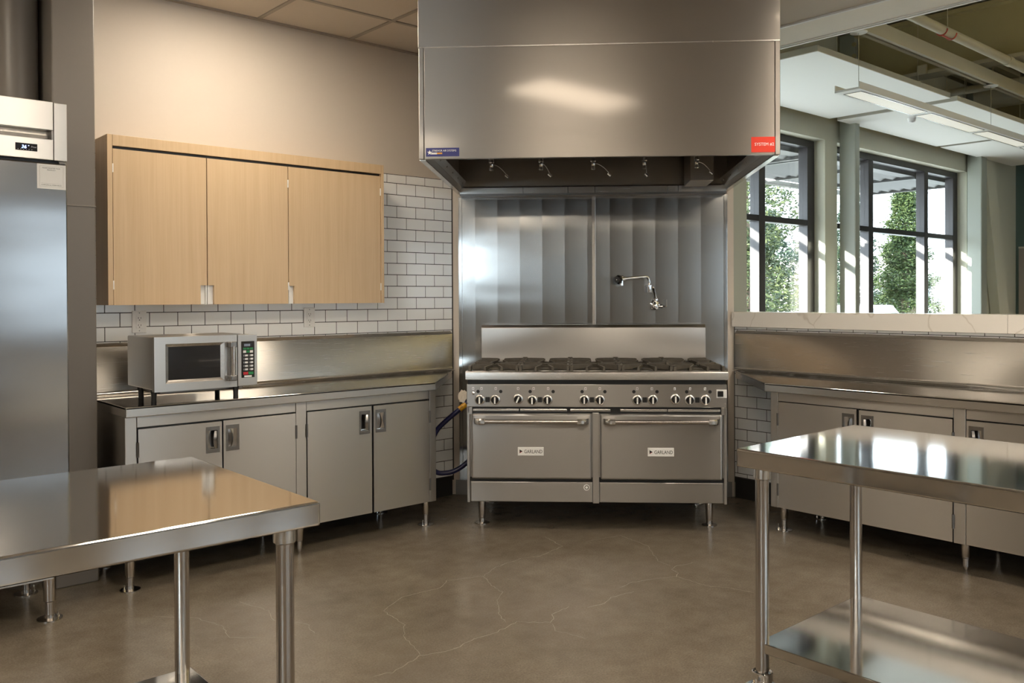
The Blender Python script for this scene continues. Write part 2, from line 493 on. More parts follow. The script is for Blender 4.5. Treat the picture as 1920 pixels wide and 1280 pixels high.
# far side of the room behind the camera, with its row of daylight windows
FZ0, FZ1 = .95, 2.55
FWIN = [(-6.45, -6.0), (-3.9, -1.7), (-1.2, 1.0), (2.4, 5.2), (6.0, 8.8)]  # narrow first one added to reflect as a bright bar in the steel
fw = MB()
fw.box(-8.25, 10.7, 9.5, 9.75, 0, FZ0); fw.box(-8.25, 10.7, 9.5, 9.75, FZ1, 4.45)
xs = [-8.25] + [x for w in FWIN for x in w] + [10.7]
for i in range(0, len(xs), 2): fw.box(xs[i], xs[i + 1], 9.5, 9.75, FZ0, FZ1)
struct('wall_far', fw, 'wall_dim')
rw_ = MB()
rw_.box(-8.25, -8, -.254, 9.5, 0, 1.45); rw_.box(-8.25, -8, -.254, 9.5, 2.4, 4.45)
RWIN = [(4.6, 6.9), (7.95, 8.35)]  # narrow second one added for another bright bar in the steel
xs = [-.254] + [x for w in RWIN for x in w] + [9.5]
for i in range(0, len(xs), 2): rw_.box(-8.25, -8, xs[i], xs[i + 1], 1.45, 2.4)
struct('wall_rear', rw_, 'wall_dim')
struct('wall_diagonal', MB(mD).box(-.954, .956, 0, .12, 0, ZC + .02), 'wall_paint')
struct('wall_pier', MB().box(1.351, 1.506, .02, 1.351, 0, ZC + .02), 'hall_column')
wr = struct('wall_right', MB().box(1.355, 1.50, 1.355, 8.2, 0, 1.152), 'wall_paint')
part('grout_bed', MB().box(1.353, 1.355, 1.355, 5.2, .10, 1.152), 'grout', wr, smooth=False)
for i in range(4):
    v0 = 1.358 + i * 1.72
    part('cap_slab', MB().box(1.318, 1.535, v0, v0 + 1.7185, 1.152, 1.252), 'quartz', wr, bevel=.002, label='white quartz cap with pale grey veins')
struct('baseboard_left', MB().box(-2.3, -.02, -.004, .012, 0, .128), 'rubber')
struct('baseboard_right', MB().box(1.338, 1.355, 1.37, 5.2, 0, .135), 'rubber')
struct('baseboard_range', MB(mD).box(-.94, .94, -.012, 0, 0, .10), 'dark_steel')

# --- wall tiles, 75 mm courses, running bond, each tile its own piece
PT, PU, G = .0746, .1497, .0042
def make_tile(w, h, mp, parent, first):
    b = MB(mp)
    b.box(0, w, -.0035, 0, 0, h)
    return part('tile', b, 'tile_white', parent, bevel=.0009, smooth=True, seg=1)
tiles = {}
def put_tile(key, s0, s1, z0, z1, mp, parent, dface):
    w, h = round(s1 - s0 - G, 4), round(z1 - z0 - G, 4)
    if w < .012 or h < .012: return
    k = (key, w, h)
    pos = mp((s0 + G / 2, dface, z0 + G / 2)) - mp((0, 0, 0))
    if k not in tiles:
        tiles[k] = make_tile(w, h, mp, parent, True)
        tiles[k]['_p0'] = 0
        base = tiles[k].location.copy()
        tiles[k].location = base + pos
        tiles[k]['_p0'] = [pos.x, pos.y, pos.z]
    else:
        p0 = Vector(tiles[k]['_p0'])
        o = tiles[k].copy(); COL.objects.link(o); o.parent = parent
        o.location = tiles[k].location - p0 + pos
        if '_p0' in o: del o['_p0']
Z0 = 1.283 - 16 * PT
def tile_rows(key, mp, parent, dface, regions, phase):
    for k in range(0, 40):
        z0 = Z0 + (k - 1) * PT; z1 = z0 + PT
        for (sa, sb, za, zb, skip) in regions:
            a, b = max(z0, za), min(z1, zb)
            if b - a < .012: continue
            off = phase if k % 2 == 0 else phase + PU / 2
            j0 = int((sa - off) / PU) - 2
            for j in range(j0, j0 + 40):
                l, r = off + j * PU, off + (j + 1) * PU
                l, r = max(l, sa), min(r, sb)
                if r - l < .014: continue
                if skip and l > skip[0] and r < skip[1] and a > skip[2] and b < skip[3]: continue
                put_tile(key, l, r, a, b, mp, parent, dface)
tile_rows('L', mL, wl, 0, [(.006, 2.36, 1.10, 2.16, (.70, 2.28, 1.34, 2.4)), (.006, .66, .13, .90, None)], .0795)
tile_rows('R', mR, wr, 0, [(.006, 2.4, 1.10, 1.152, None), (.006, .75, .137, .90, None)], .0285)
for o in tiles.values():
    if '_p0' in o: del o['_p0']

# --- kitchen ceiling: lay-in tiles in a T-bar grid
cl = struct('ceiling', MB().box(-8, 1.03, 0, 9.5, ZC + .012, ZC + .08), 'ceiling_tile')
us = [-8.0] + [-7.466 + .606 * i for i in range(14)] + [1.03]
vs_ = [0, .487, 1.70, 2.91, 4.12, 5.33, 6.54, 7.75, 8.96, 9.5]
TROFF = [(i, j) for i in (1, 5, 9, 13) for j in (3, 6)] + [(6, 1), (10, 1)]
def ui(i): return us[i], us[i + 1]
tb = MB()
for u in us[1:-1]: tb.box(u - .012, u + .012, 0, 9.5, ZC - .003, ZC + .012)
part('grid_tee', tb, 'tbar', cl, smooth=False)
tb = MB()
for v in vs_[1:-1]: tb.box(-8, 1.03, v - .012, v + .012, ZC - .0035, ZC + .0115)
part('grid_tee', tb, 'tbar', cl, smooth=False)
part('wall_angle', MB().box(-8, 1.03, -.004, .022, ZC - .006, ZC + .006), 'tbar', cl, smooth=False)
tsrc = {}
for i in (6, 10):
    part('ceiling_panel', MB().box(us[i] + .012, us[i + 1] - .012, 1.105, 1.688, ZC + .003, ZC + .012), 'ceiling_tile', cl, smooth=False)
    part('grid_tee', MB().box(us[i], us[i + 1], 1.081, 1.105, ZC - .003, ZC + .012), 'tbar', cl, smooth=False)
for i in range(len(us) - 1):
    for j in range(len(vs_) - 1):
        if (i, j) in TROFF or us[i + 1] < -4.5 or vs_[j] > 5.4: continue
        u0, u1, v0, v1 = us[i] + .012, us[i + 1] - .012, vs_[j] + .012, vs_[j + 1] - .012
        k = (round(u1 - u0, 3), round(v1 - v0, 3))
        if k not in tsrc:
            tsrc[k] = (part('ceiling_panel', MB().box(u0, u1, v0, v1, ZC + .003, ZC + .012), 'ceiling_tile', cl, smooth=False), u0, v0)
        else:
            o, a, b = tsrc[k]; share(o, cl, Vector((u0 - a, -(v0 - b), 0)))
for n, (i, j) in enumerate(TROFF):
    u0, u1 = ui(i); v0, v1 = vs_[j], vs_[j + 1]
    if j == 1: v1 = 1.093                      # short square fixtures along the tiled wall
    lab = '%s troffer light, %s from the rear wall, %s' % ('warm white ceiling', {1: 'first', 5: 'second', 6: 'second', 9: 'third', 10: 'third', 13: 'fourth'}[i], {1: 'row along the tiled wall', 3: 'row over the kitchen', 6: 'row by the far windows'}[j])
    t = thing('ceiling_light', ((u0 + u1) / 2, (v0 + v1) / 2, ZC), lab, 'ceiling light', 'lay-in ceiling lights')
    fb = MB()
    for a in ((u0 + .013, u0 + .05, v0 + .013, v1 - .013), (u1 - .05, u1 - .013, v0 + .013, v1 - .013), (u0 + .05, u1 - .05, v0 + .013, v0 + .05), (u0 + .05, u1 - .05, v1 - .05, v1 - .013)):
        fb.box(*a, ZC - .001, ZC + .012)
    part('frame', fb, 'white_metal', t, smooth=False)
    part('diffuser', MB().box(u0 + .05, u1 - .05, v0 + .05, v1 - .05, ZC + .004, ZC + .010), 'troffer_glow' if j > 1 else 'square_glow', t, smooth=False)
# plaster border of the kitchen ceiling along the half wall, with its white edge beads
sf = struct('trim_1', MB().box(1.03, 1.40, .0, 9.5, ZC - .002, ZC + .16), 'soffit_paint')
part('edge_bead', MB().box(1.395, 1.412, 0, 9.5, ZC - .012, ZC + .012), 'white_metal', sf, smooth=False)
part('edge_bead', MB().box(1.372, 1.380, 0, 9.5, ZC - .008, ZC + .0), 'white_metal', sf, smooth=False)
part('edge_bead', MB().box(1.022, 1.038, 0, 9.5, ZC - .008, ZC + .012), 'white_metal', sf, smooth=False)
struct('wall_bulkhead', MB().box(1.25, 1.40, 0, 9.5, ZC + .16, 4.45), 'hall_paint')
# --- hall roof: ribbed deck
rd = MB()
prof = []
x = 1.4
while x < 10.6:
    prof += [(x, 4.16), (x + .09, 4.16), (x + .12, 4.24), (x + .20, 4.24)]
    x += .23
poly = prof + [(prof[-1][0], 4.32), (prof[0][0], 4.32)]
rdk = MB(lambda p: mW((p[1], p[0], p[2])))
# ribs run across the hall (along u): profile varies with v
prof = []
x = -.1
while x < 9.6:
    prof += [(x, 4.16), (x + .09, 4.16), (x + .12, 4.24), (x + .20, 4.24)]
    x += .23
vs1 = MB()
a = vs1.pts([(1.4, y, z) for y, z in prof]); b2 = vs1.pts([(10.6, y, z) for y, z in prof])
for i in range(len(prof) - 1): vs1.bm.faces.new((a[i], a[i + 1], b2[i + 1], b2[i]))
a = vs1.pts([(1.4, y, 4.30) for y in (-.1, 9.7)] ); b2 = vs1.pts([(10.6, y, 4.30) for y in (-.1, 9.7)])
vs1.bm.faces.new((a[0], a[1], b2[1], b2[0]))
struct('ceiling_deck', vs1, 'deck_paint')
struct('ceiling_roof', MB().box(-8.3, 10.8, -.3, 9.8, 4.45, 4.6), 'deck_paint')

# --- windows of the hall
def window(name, u0, u1, mull, rail, z0, z1, v0, v1, mp=mW, gm='glass'):
    ft = .085
    b = MB(mp)
    b.box(u0, u1, v0, v1, z1 - .075, z1); b.box(u0, u1, v0, v1, z0, z0 + .08)
    b.box(u0, u0 + ft, v0, v1, z0 + .08, z1 - .075); b.box(u1 - ft * 1.6, u1, v0, v1, z0 + .08, z1 - .075)
    w = struct(name, b, 'frame_bronze', bevel=.004)
    cols = [u0 + ft]
    for m in mull:
        part('mullion', MB(mp).box(m - .055, m + .055, v0, v1, z0 + .08, z1 - .075), 'frame_bronze', w, bevel=.004)
        cols += [m - .055, m + .055]
    cols += [u1 - ft * 1.6]
    rows = [z0 + .08]
    for r in rail: rows += [r - .03, r + .03]
    rows += [z1 - .075]
    for i in range(0, len(cols), 2):
        for r in rail:
            part('rail', MB(mp).box(cols[i], cols[i + 1], v0 + .005, v1 - .005, r - .03, r + .03), 'frame_bronze', w, smooth=False)
        for k in range(0, len(rows), 2):
            vm = (v0 + v1) / 2
            part('pane', MB(mp).box(cols[i], cols[i + 1], vm - .004, vm + .004, rows[k], rows[k + 1]), gm, w, smooth=False)
    return w
window('window_1', 1.62, 4.966, (2.50, 3.972), (2.14,), .86, 3.023, -.235, -.125)
window('window_2', 5.22, 8.673, (6.237, 7.714), (2.14,), .86, 3.023, -.235, -.125)
for i, (a, b) in enumerate(FWIN): window('window_%d' % (i + 3), a, b, ((a * 2 + b) / 3, (a + 2 * b) / 3), (), FZ0, FZ1, 9.58, 9.68, gm='glass_tinted')
for i, (a, b) in enumerate(RWIN): window('window_%d' % (i + 8), a, b, ((a + b) / 2,), (), 1.45, 2.4, -8.18, -8.08, mp=lambda p: mW((p[1], p[0], p[2])))
struct('trim_2', MB().box(1.62, 4.966, -.125, .03, .84, .86), 'white_metal')
struct('trim_3', MB().box(5.22, 8.673, -.125, .03, .84, .86), 'white_metal')

# --- painted steel columns
def column(u0, u1, v0, v1, label, z1=4.16, mat='hall_column', flange=False):
    return single('steel_column', MB().box(u0, u1, v0, v1, 0, z1), mat, label, 'column', bevel=.012)
c2 = column(5.21, 5.31, .03, .215, 'grey painted steel column between the two hall windows')
c3 = column(8.60, 8.79, .03, .215, 'grey painted steel column beside the leaning brace')
cb = MB()
cb.loft([[(8.83, .01, 3.6), (9.17, .01, 3.6), (9.17, .14, 3.6), (8.83, .14, 3.6)], [(9.72, .01, 0), (10.06, .01, 0), (10.06, .14, 0), (9.72, .14, 0)]])
single('steel_brace', cb, 'hall_paint', 'beige leaning steel brace in the far hall corner', 'brace', bevel=.006)
kc = thing('steel_column', (-2.46, .13, 0), 'greige painted steel column between refrigerator and wooden wall cabinet', 'column')
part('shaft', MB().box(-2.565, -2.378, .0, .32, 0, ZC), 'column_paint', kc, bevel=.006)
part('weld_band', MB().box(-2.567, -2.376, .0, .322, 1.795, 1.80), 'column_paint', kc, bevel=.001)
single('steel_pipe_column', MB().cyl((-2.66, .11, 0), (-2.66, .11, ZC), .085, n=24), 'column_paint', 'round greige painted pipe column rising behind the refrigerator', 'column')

# ================================================================== LARGE OBJECTS
# ---------------------------------------------------------------- cooking range (10 burners, two ovens)
rg = thing('gas_range', (0, -.55, 0), 'wide stainless gas range with ten burners and two ovens', 'range', mp=mD)
RF = -.93                                                   # front plane
b = MB(mD)
b.box(-.745, .745, -.90, -.10, .165, .86)
part('body', b, 'steel_range', rg, smooth=False)
for x0, x1 in ((-.747, -.731), (.731, .747)):
    part('side_panel', MB(mD).box(x0, x1, RF, -.10, .165, .72), 'steel_range', rg, bevel=.002)
part('centre_stile', MB(mD).box(-.019, .018, RF - .002, -.89, .165, .688), 'steel_range', rg, bevel=.002)
# front rail and top deck
b = MB(mD)
b.prism_x([(-.957, .880), (-.957, .922), (-.950, .930), (-.905, .930), (-.905, .915), (-.14, .915), (-.14, .90), (-.93, .90), (-.93, .880)], -.752, .752)
part('front_rail', b, 'steel_edge', rg, bevel=.0015)
part('vent_gap', MB(mD).box(-.742, .742, -.925, -.91, .852, .880), 'black', rg, smooth=False)
cp = part('control_panel', MB(mD).box(-.748, .748, RF, -.895, .72, .852), 'steel_range', rg, bevel=.003)
for x0, x1 in ((-.748, -.716), (.716, .748)):
    part('corner_cheek', MB(mD).box(x0, x1, RF, -.90, .677, .72), 'steel_range', rg, bevel=.002)
# shelf strips below the panel
for x0, x1 in ((-.712, -.445), (-.438, -.165), (-.148, .085), (.14, .41), (.414, .712)):
    part('drip_tray_front', MB(mD).box(x0, x1, -.924, -.90, .695, .708), 'steel_edge', rg, bevel=.002)
part('shadow_gap', MB(mD).box(-.716, .716, -.915, -.90, .683, .72), 'black', rg, smooth=False)
# backguard
b = MB(mD)
b.prism_x([(-.165, .905), (-.165, 1.152), (-.150, 1.172), (-.105, 1.172), (-.105, .905)], -.743, .743)
part('backguard', b, 'steel_range', rg, bevel=.003)
# knobs
KN = [(-.67, .763), (-.581, .763), (-.448, .767), (-.366, .761), (-.278, .763), (-.066, .763), (.023, .763), (.237, .763), (.326, .764), (.454, .769), (.536, .764), (.625, .765)]
OV = (2, 9)
for i, (x, z) in enumerate(KN):
    k = part('knob', MB(mD).lathe_y((x, RF, z), [(.0305, 0), (.0305, -.004), (.0285, -.010), (.024, -.013)], 28), 'steel_edge', rg, label='steel ringed black knob')
    part('knob_cap', MB(mD).lathe_y((x, RF - .013, z), [(.0225, 0), (.0215, -.016), (.019, -.019)], 24), 'black_gloss', k)
    a = {2: -.42, 9: 0}.get(i, 0)
    pb = MB(mD)
    ca, sa = math.cos(a), math.sin(a)
    rot = lambda dx, dz: (x + dx * ca + -dz * sa, z + dx * sa + dz * ca)
    poly = [rot(dx, dz) for dx, dz in ((-.0042, -.02), (.0042, -.02), (.0042, .017), (-.0042, .017))]
    pb.prism_y(poly, RF - .0345, RF - .03)
    part('pointer', pb, 'white_metal', k, smooth=False)
for xa, xb in ((-.67, -.581), (-.366, -.278), (-.066, .023), (.237, .326), (.536, .625)):
    part('knob_slot', MB(mD).box(xa + .032, xb - .032, RF - .0015, RF + .004, .748, .778), 'black', cp, smooth=False)
for x, z in ((-.681, .810), (-.549, .810), (-.378, .810), (-.245, .810), (-.078, .810), (.053, .810), (.219, .810), (.351, .810), (.52, .810), (.652, .810)):
    part('sight_hole', MB(mD).lathe_y((x, RF - .0015, z), [(.0098, 0), (.0098, .004)], 18), 'black', cp, smooth=False)
for x in (-.71, -.661, -.578, -.448, -.358, -.274, -.058, .024, .238, .322, .452, .540, .624):
    lb = part('dial_label', MB(mD).box(x - .006, x + .006, RF - .0012, RF + .002, .820, .835), 'ink_white', cp, smooth=False)
    part('dial_mark', MB(mD).box(x - .002, x + .002, RF - .0016, RF, .823, .831), 'ink_black', lb, smooth=False)
part('igniter_button', MB(mD).lathe_y((-.709, RF, .800), [(.010, 0), (.009, -.006), (.004, -.010)], 16), 'chrome', cp)
sw = part('switch_plate', MB(mD).box(.688, .747, RF - .004, RF, .775, .823), 'white_metal', cp, bevel=.002)
part('rocker', MB(mD).box(.694, .727, RF - .010, RF - .004, .782, .815), 'black_gloss', sw, bevel=.003)
for x in (-.741, .738):
    part('screw', MB(mD).lathe_y((x, RF, .742), [(.004, 0), (.004, -.003)], 10), 'chrome', rg)
# oven doors and kick panels
for (x0, x1) in ((-.719, -.025), (.026, .718)):
    d = part('oven_door', MB(mD).box(x0, x1, RF - .026, RF + .02, .307, .683), 'steel_range', rg, bevel=.010, seg=3)
    hb = MB(mD)
    hb.cyl((x0 + .06, RF - .058, .643), (x1 - .06, RF - .058, .643), .0125, n=16)
    part('handle_bar', hb, 'steel_tube', d)
    for xa, xb in ((x0 + .016, x0 + .082), (x1 - .082, x1 - .016)):
        e = MB(mD)
        sgn = 1 if xa < (x0 + x1) / 2 else -1
        xo, xi = (xa, xb) if sgn > 0 else (xb, xa)
        rings = []
        for t in range(7):
            f = t / 6
            xx = xo + (xi - xo) * f
            dep = .030 + .043 * math.sin(min(1, f * 1.6) * math.pi / 2)
            rings.append([(xx, RF - .024, .660), (xx, RF - dep, .660), (xx, RF - dep - .008, .652), (xx, RF - dep - .008, .634), (xx, RF - dep, .626), (xx, RF - .024, .626)])
        e.loft(rings)
        part('handle_end', e, 'steel_edge', d)
    cx = (x0 + x1) / 2 - .003
    pl = part('name_plate', MB(mD).box(cx - .075, cx + .075, RF - .031, RF - .026, .443, .493), 'white_metal', d, bevel=.004, label='small silver badge reading GARLAND')
    text_part('GARLAND', .029, mD((cx - .038, RF - .0312, .458)), XD_, UP, 'ink_black', pl, fit=.104)
    tri = MB(mD)
    tri.prism_y([(cx - .064, .457), (cx - .064, .480), (cx - .046, .4685)], RF - .0316, RF - .0308)
    part('emblem', tri, 'ink_black', pl, smooth=False)
    tri = MB(mD)
    tri.prism_y([(cx - .064, .457), (cx - .058, .464), (cx - .046, .4685)], RF - .0320, RF - .0312)
    part('emblem_stroke', tri, 'button_red', pl, smooth=False)
    kk = part('kick_panel', MB(mD).box(x0 - .006, x1 + .003, RF - .006, RF + .015, .172, .288), 'steel_range', rg, bevel=.003)
    if x0 < 0:
        bd = part('round_seal', MB(mD).lathe_y((-.054, RF - .006, .258), [(.018, 0), (.018, -.0015)], 24), 'white_metal', kk, label='round white certification sticker')
        part('seal_ring', MB(mD).lathe_y((-.054, RF - .0076, .258), [(.012, 0), (.012, -.0006)], 24), 'handle_steel', bd, smooth=False)
        part('seal_centre', MB(mD).lathe_y((-.054, RF - .0083, .258), [(.008, 0), (.008, -.0006)], 24), 'white_metal', bd, smooth=False)
part('door_gap', MB(mD).box(-.73, .73, -.915, -.90, .286, .310), 'black', rg, smooth=False)
part('spill_deck', MB(mD).box(-.742, .742, -.90, -.165, .9155, .917), 'black', rg, smooth=False)
# grates: five columns, two rows, cast bars with fingers to the burner
gcols = [-.594, -.297, 0, .297, .594]
grows = [-.735, -.345]
gsrc = None
for x in gcols:
    for y in grows:
        if gsrc is None:
            g = MB(mD)
            hx, hy = .138, .178
            for sx in (-1, 1): g.box(x + sx * hx - .007, x + sx * hx + .007, y - hy, y + hy, 0.928, 0.954)
            for sy in (-1, 1): g.box(x - hx, x + hx, y + sy * hy - .006, y + sy * hy + .006, .917, .927)
            for sx in (-1, 1):
                for sy in (-1, 1):
                    p0 = Vector((x + sx * hx, y + sy * .098, 0)); p1 = Vector((x + sx * .022, y + sy * .040, 0))
                    rings = []
                    for f, w, z0, z1 in ((0, .013, .928, .958), (.5, .010, .934, .960), (1, .004, .946, .960)):
                        p = p0.lerp(p1, f)
                        rings.append([(p.x, p.y - w, z0), (p.x, p.y + w, z0), (p.x, p.y + w * .75, z1), (p.x, p.y - w * .75, z1)])
                    g.loft(rings)
                    p0 = Vector((x + sx * .05, y + sy * hy, 0)); p1 = Vector((x + sx * .018, y + sy * .062, 0))
                    rings = []
                    for f, w, z0, z1 in ((0, .007, .928, .952), (1, .004, .944, .956)):
                        p = p0.lerp(p1, f)
                        rings.append([(p.x - w, p.y, z0), (p.x + w, p.y, z0), (p.x + w * .75, p.y, z1), (p.x - w * .75, p.y, z1)])
                    g.loft(rings)
            g.box(x - hx - .003, x + hx + .003, y - .006, y + .006, .917, .927)
            gsrc = (part('grate', g, 'iron', rg, smooth=False), part('burner_head', MB(mD).lathe((x, y, .915), [(.048, 0), (.05, .006), (.044, .012), (.030, .016), (.012, .016)], 24), 'iron', rg), x, y)
        else:
            dlt = mD((x, y, 0)) - mD((gsrc[2], gsrc[3], 0))
            share(gsrc[0], rg, dlt); share(gsrc[1], rg, dlt)
for x in (-.4455, -.1485, .1485, .4455):
    part('grate_divider', MB(mD).box(x - .011, x + .011, -.90, -.17, .915, .934), 'black', rg, bevel=.003)
    for y in (-.88, -.66, -.44, -.22): part('grate_lug', MB(mD).box(x - .016, x + .016, y - .014, y + .014, .934, .962), 'iron', rg, bevel=.004)
for x, y in ((-.68, -.75), (.674, -.75), (-.68, -.2), (.674, -.2)):
    l = part('leg', MB(mD).lathe((x, y, 0), [(.019, .03), (.020, .04), (.024, .14), (.024, .166)], 18), 'steel_tube', rg)
    part('foot_flange', MB(mD).lathe((x, y, 0), [(.045, 0), (.045, .005), (.019, .008), (.017, .034)], 20), 'steel_tube', l)

# ---------------------------------------------------------------- hood
hd = thing('exhaust_hood', (0, -.75, 2.067), 'large stainless steel exhaust hood hanging above the gas range', 'hood', mp=mD)
HF, HB_, HZ, HS = -1.515, 0, 2.067, 2.637
part('front_panel', MB(mD).box(-.888, .888, HF, HF + .02, HZ, HS), 'steel_hood', hd, bevel=.002)
for x0, x1 in ((-.915, -.890), (.890, .915)):
    part('corner_angle', MB(mD).box(x0, x1, HF - .003, HF + .03, HZ, HS), 'steel_hood', hd, bevel=.003)
for sx in (-1, 1):
    part('side_panel', MB(mD).box(sx * .915, sx * .897, HF + .03, 0, HZ, HS), 'steel_hood', hd, smooth=False)
    # folded inner gutter along the lower edge
    gb = MB(mD)
    pol = [(sx * .897, HZ), (sx * .897, HZ + .008), (sx * .872, HZ + .03), (sx * .850, HZ + .075), (sx * .853, HZ + .075), (sx * .876, HZ + .026)]
    gb.prism_y([(x, z) for x, z in pol], HF + .03, -.03)
    gt = part('gutter', gb, 'steel_inner', hd, smooth=False)
    for k in range(6):
        y = -.2 - k * .24
        part('rivet', MB(mD).cyl((sx * .861, y, HZ + .052), (sx * .857, y, HZ + .050), .006, n=8), 'chrome', gt)
    part('bottom_edge', MB(mD).box(sx * .915, sx * .885, HF + .02, 0, HZ - .004, HZ), 'steel_edge', hd, smooth=False)
part('top_panel', MB(mD).box(-.91, .91, HF + .02, 0, HS - .02, HS), 'steel_inner', hd, smooth=False)
part('rear_plenum', MB(mD).box(-.897, .897, -.09, 0, HZ + .03, HS - .02), 'steel_inner', hd, smooth=False)
lp = MB(mD)
lp.prism_x([(-.13, 2.052), (-.13, 2.092), (-.10, 2.104), (0, 2.104), (0, 2.098), (-.10, 2.098), (-.124, 2.088), (-.124, 2.058), (0, 2.052)], -.885, .885)
lp_ = part('grease_trough', lp, 'steel_edge', hd, smooth=False)
for x in (-.46, -.16, .02, .50, .57):
    part('trough_seam', MB(mD).box(x - .002, x + .002, -.132, -.128, 2.053, 2.092), 'dark_steel', lp_, smooth=False)
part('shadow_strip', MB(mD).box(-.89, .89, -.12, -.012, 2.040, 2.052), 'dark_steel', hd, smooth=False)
# baffle filters leaning inside
for k in range(4):
    x0 = -.86 + k * .432
    bf = MB(mD)
    bf.loft([[(x0, -.40, 2.30), (x0 + .42, -.40, 2.30), (x0 + .42, -.36, 2.28), (x0, -.36, 2.28)], [(x0, -.75, 2.60), (x0 + .42, -.75, 2.60), (x0 + .42, -.71, 2.615), (x0, -.71, 2.615)]])
    part('baffle_filter', bf, 'steel_inner', hd, smooth=False)
# suppression nozzles under the hood
pipe = MB(mD).cyl((-.80, -.75, 2.235), (.80, -.75, 2.235), .011, n=10)
part('suppression_pipe', pipe, 'chrome', hd)
for i, x in enumerate((-.614, -.316, -.005, .298, .606)):
    nz = MB(mD)
    nz.lathe((x, -.75, 2.115), [(.009, 0), (.013, .004), (.013, .018), (.010, .022), (.012, .026), (.012, .045), (.017, .05), (.017, .066), (.010, .07), (.010, .12)], 12)
    n_ = part('nozzle', nz, 'chrome', hd)
    swing = (.085, .045, .088, .004, .075)[i]
    z1 = (2.085, 2.088, 2.088, 2.082, 2.09)[i]
    pth = [(x + .008, -.755, 2.150)]
    for t in range(1, 9):
        f = t / 8
        pth.append((x + .008 + swing * f ** .8, -.755, 2.150 - (2.150 - z1) * f ** 1.5))
    part('cap_cord', MB(mD).tube(pth, .0022, 6), 'white_metal', n_)
    p = pth[-1]
    part('blow_off_cap', MB(mD).cyl((p[0] - .008, p[1], p[2] + .004), (p[0] + .008, p[1], p[2] - .012), .008, n=10), 'chrome', n_)
bx_ = part('fixture_box', MB(mD).box(.60, .745, -.50, -.20, 2.075, 2.40), 'steel_inner', hd, bevel=.004)
# enclosure above the hood
part('enclosure_panel', MB(mD).box(-.918, .915, HF - .002, -.0, HS, ZC), 'steel_hood', hd, bevel=.002)
part('seam_lip', MB(mD).box(-.916, .913, HF - .006, HF, HS - .002, HS + .004), 'steel_edge', hd, smooth=False)
for x in (-.39, -.07, .58):
    part('seam_screw', MB(mD).lathe_y((x, HF - .006, HS), [(.005, 0), (.004, -.004)], 8), 'chrome', hd)
# stickers
stk = part('maker_sticker', MB(mD).box(-.879, -.707, HF - .0018, HF, 2.080, 2.124), 'sticker_navy', hd, smooth=False, label='navy blue sticker with star and white lettering')
text_part('STREIVOR AIR SYSTEMS', .0135, mD((-.848, HF - .002, 2.105)), XD_, UP, 'ink_white', stk, fit=.125)
st = []
for k in range(10):
    a = math.pi / 2 + k * math.pi / 5; r = .013 if k % 2 == 0 else .0055
    st.append((-.860 + r * math.cos(a), 2.100 + r * math.sin(a)))
sb = MB(mD)
f0 = sb.pts([(x, HF - .0026, z) for x, z in st]); f1 = sb.pts([(x, HF - .0014, z) for x, z in st])
c0 = sb.pts([(-.860, HF - .0026, 2.100)])[0]
for k in range(10):
    sb.bm.faces.new((f0[k], f0[(k + 1) % 10], c0)); sb.bm.faces.new((f0[k], f0[(k + 1) % 10], f1[(k + 1) % 10], f1[k]))
part('star', sb, 'ink_white', stk, smooth=False)
part('comet_tail', MB(mD).box(-.852, -.822, HF - .0022, HF, 2.091, 2.100), 'ink_white', stk, smooth=False)
part('comet_tail', MB(mD).box(-.822, -.795, HF - .0022, HF, 2.092, 2.100), 'ink_orange', stk, smooth=False)
stk = part('system_sticker', MB(mD).box(.771, .889, HF - .0018, HF, 2.079, 2.156), 'sticker_red', hd, smooth=False, label='red sticker reading SYSTEM #2')
text_part('SYSTEM #2', .0215, mD((.787, HF - .002, 2.112)), XD_, UP, 'ink_white', stk, depth=.0004, fit=.096)

# ---------------------------------------------------------------- steel sheets on the diagonal wall
for x0, x1, lab in ((-.914, .003, 'tall stainless steel wall sheet behind the range, left of the seam'), (.007, .914, 'tall stainless steel wall sheet behind the pot filler tap')):
    t = thing('steel_wall_sheet', ((x0 + x1) / 2, -.006, .10), lab, 'wall panel', 'stainless sheets behind the range', mp=mD)
    part('sheet', MB(mD).box(x0, x1, -.006, 0, .10, 2.045), 'steel_panel', t, smooth=False)
    xe = -.900 if x0 < 0 else .9
    part('edge_strip', MB(mD).box(xe - .011, xe + .011, -.010, -.006, .10, 2.045), 'steel_panel', t, bevel=.002)
    if x0 > 0:
        part('seam_strip', MB(mD).box(.001, .026, -.011, -.006, .10, 2.045), 'steel_edge', t, bevel=.003)
    for z in (1.30, 1.50, 1.72, .95):
        part('rivet', MB(mD).lathe_y((-.012 if x0 < 0 else .017, -.006 if x0 < 0 else -.011, z), [(.0045, 0), (.003, -.003)], 8), 'chrome', t)

# ---------------------------------------------------------------- pot filler
pf = thing('pot_filler', (.425, -.03, 1.295), 'chrome swing arm pot filler tap with black knob on the steel sheet', 'tap', mp=mD)
part('wall_flange', MB(mD).lathe_y((.425, -.006, 1.298), [(.032, 0), (.032, -.006), (.020, -.012), (.016, -.05)], 20), 'chrome', pf)
b = MB(mD)
b.lathe((.425, -.06, 1.268), [(.012, 0), (.020, .006), (.023, .020), (.023, .036), (.016, .046), (.014, .058), (.017, .062), (.017, .072), (.010, .078)], 18)
part('valve_body', b, 'chrome', pf)
lv = MB(mD)
lv.cyl((.44, -.062, 1.292), (.468, -.066, 1.290), .009, n=12)
lv.cyl((.463, -.066, 1.290), (.472, -.067, 1.290), .013, n=12)
part('valve_stem', lv, 'chrome', pf)
lv = MB(mD)
lv.tube([(.470, -.068, 1.290), (.492, -.074, 1.290), (.499, -.078, 1.293)], .0045, 8)
lv.box(.493, .498, -.105, -.07, 1.290, 1.338)
part('lever_handle', lv, 'chrome', pf, bevel=.001)
arm = MB(mD)
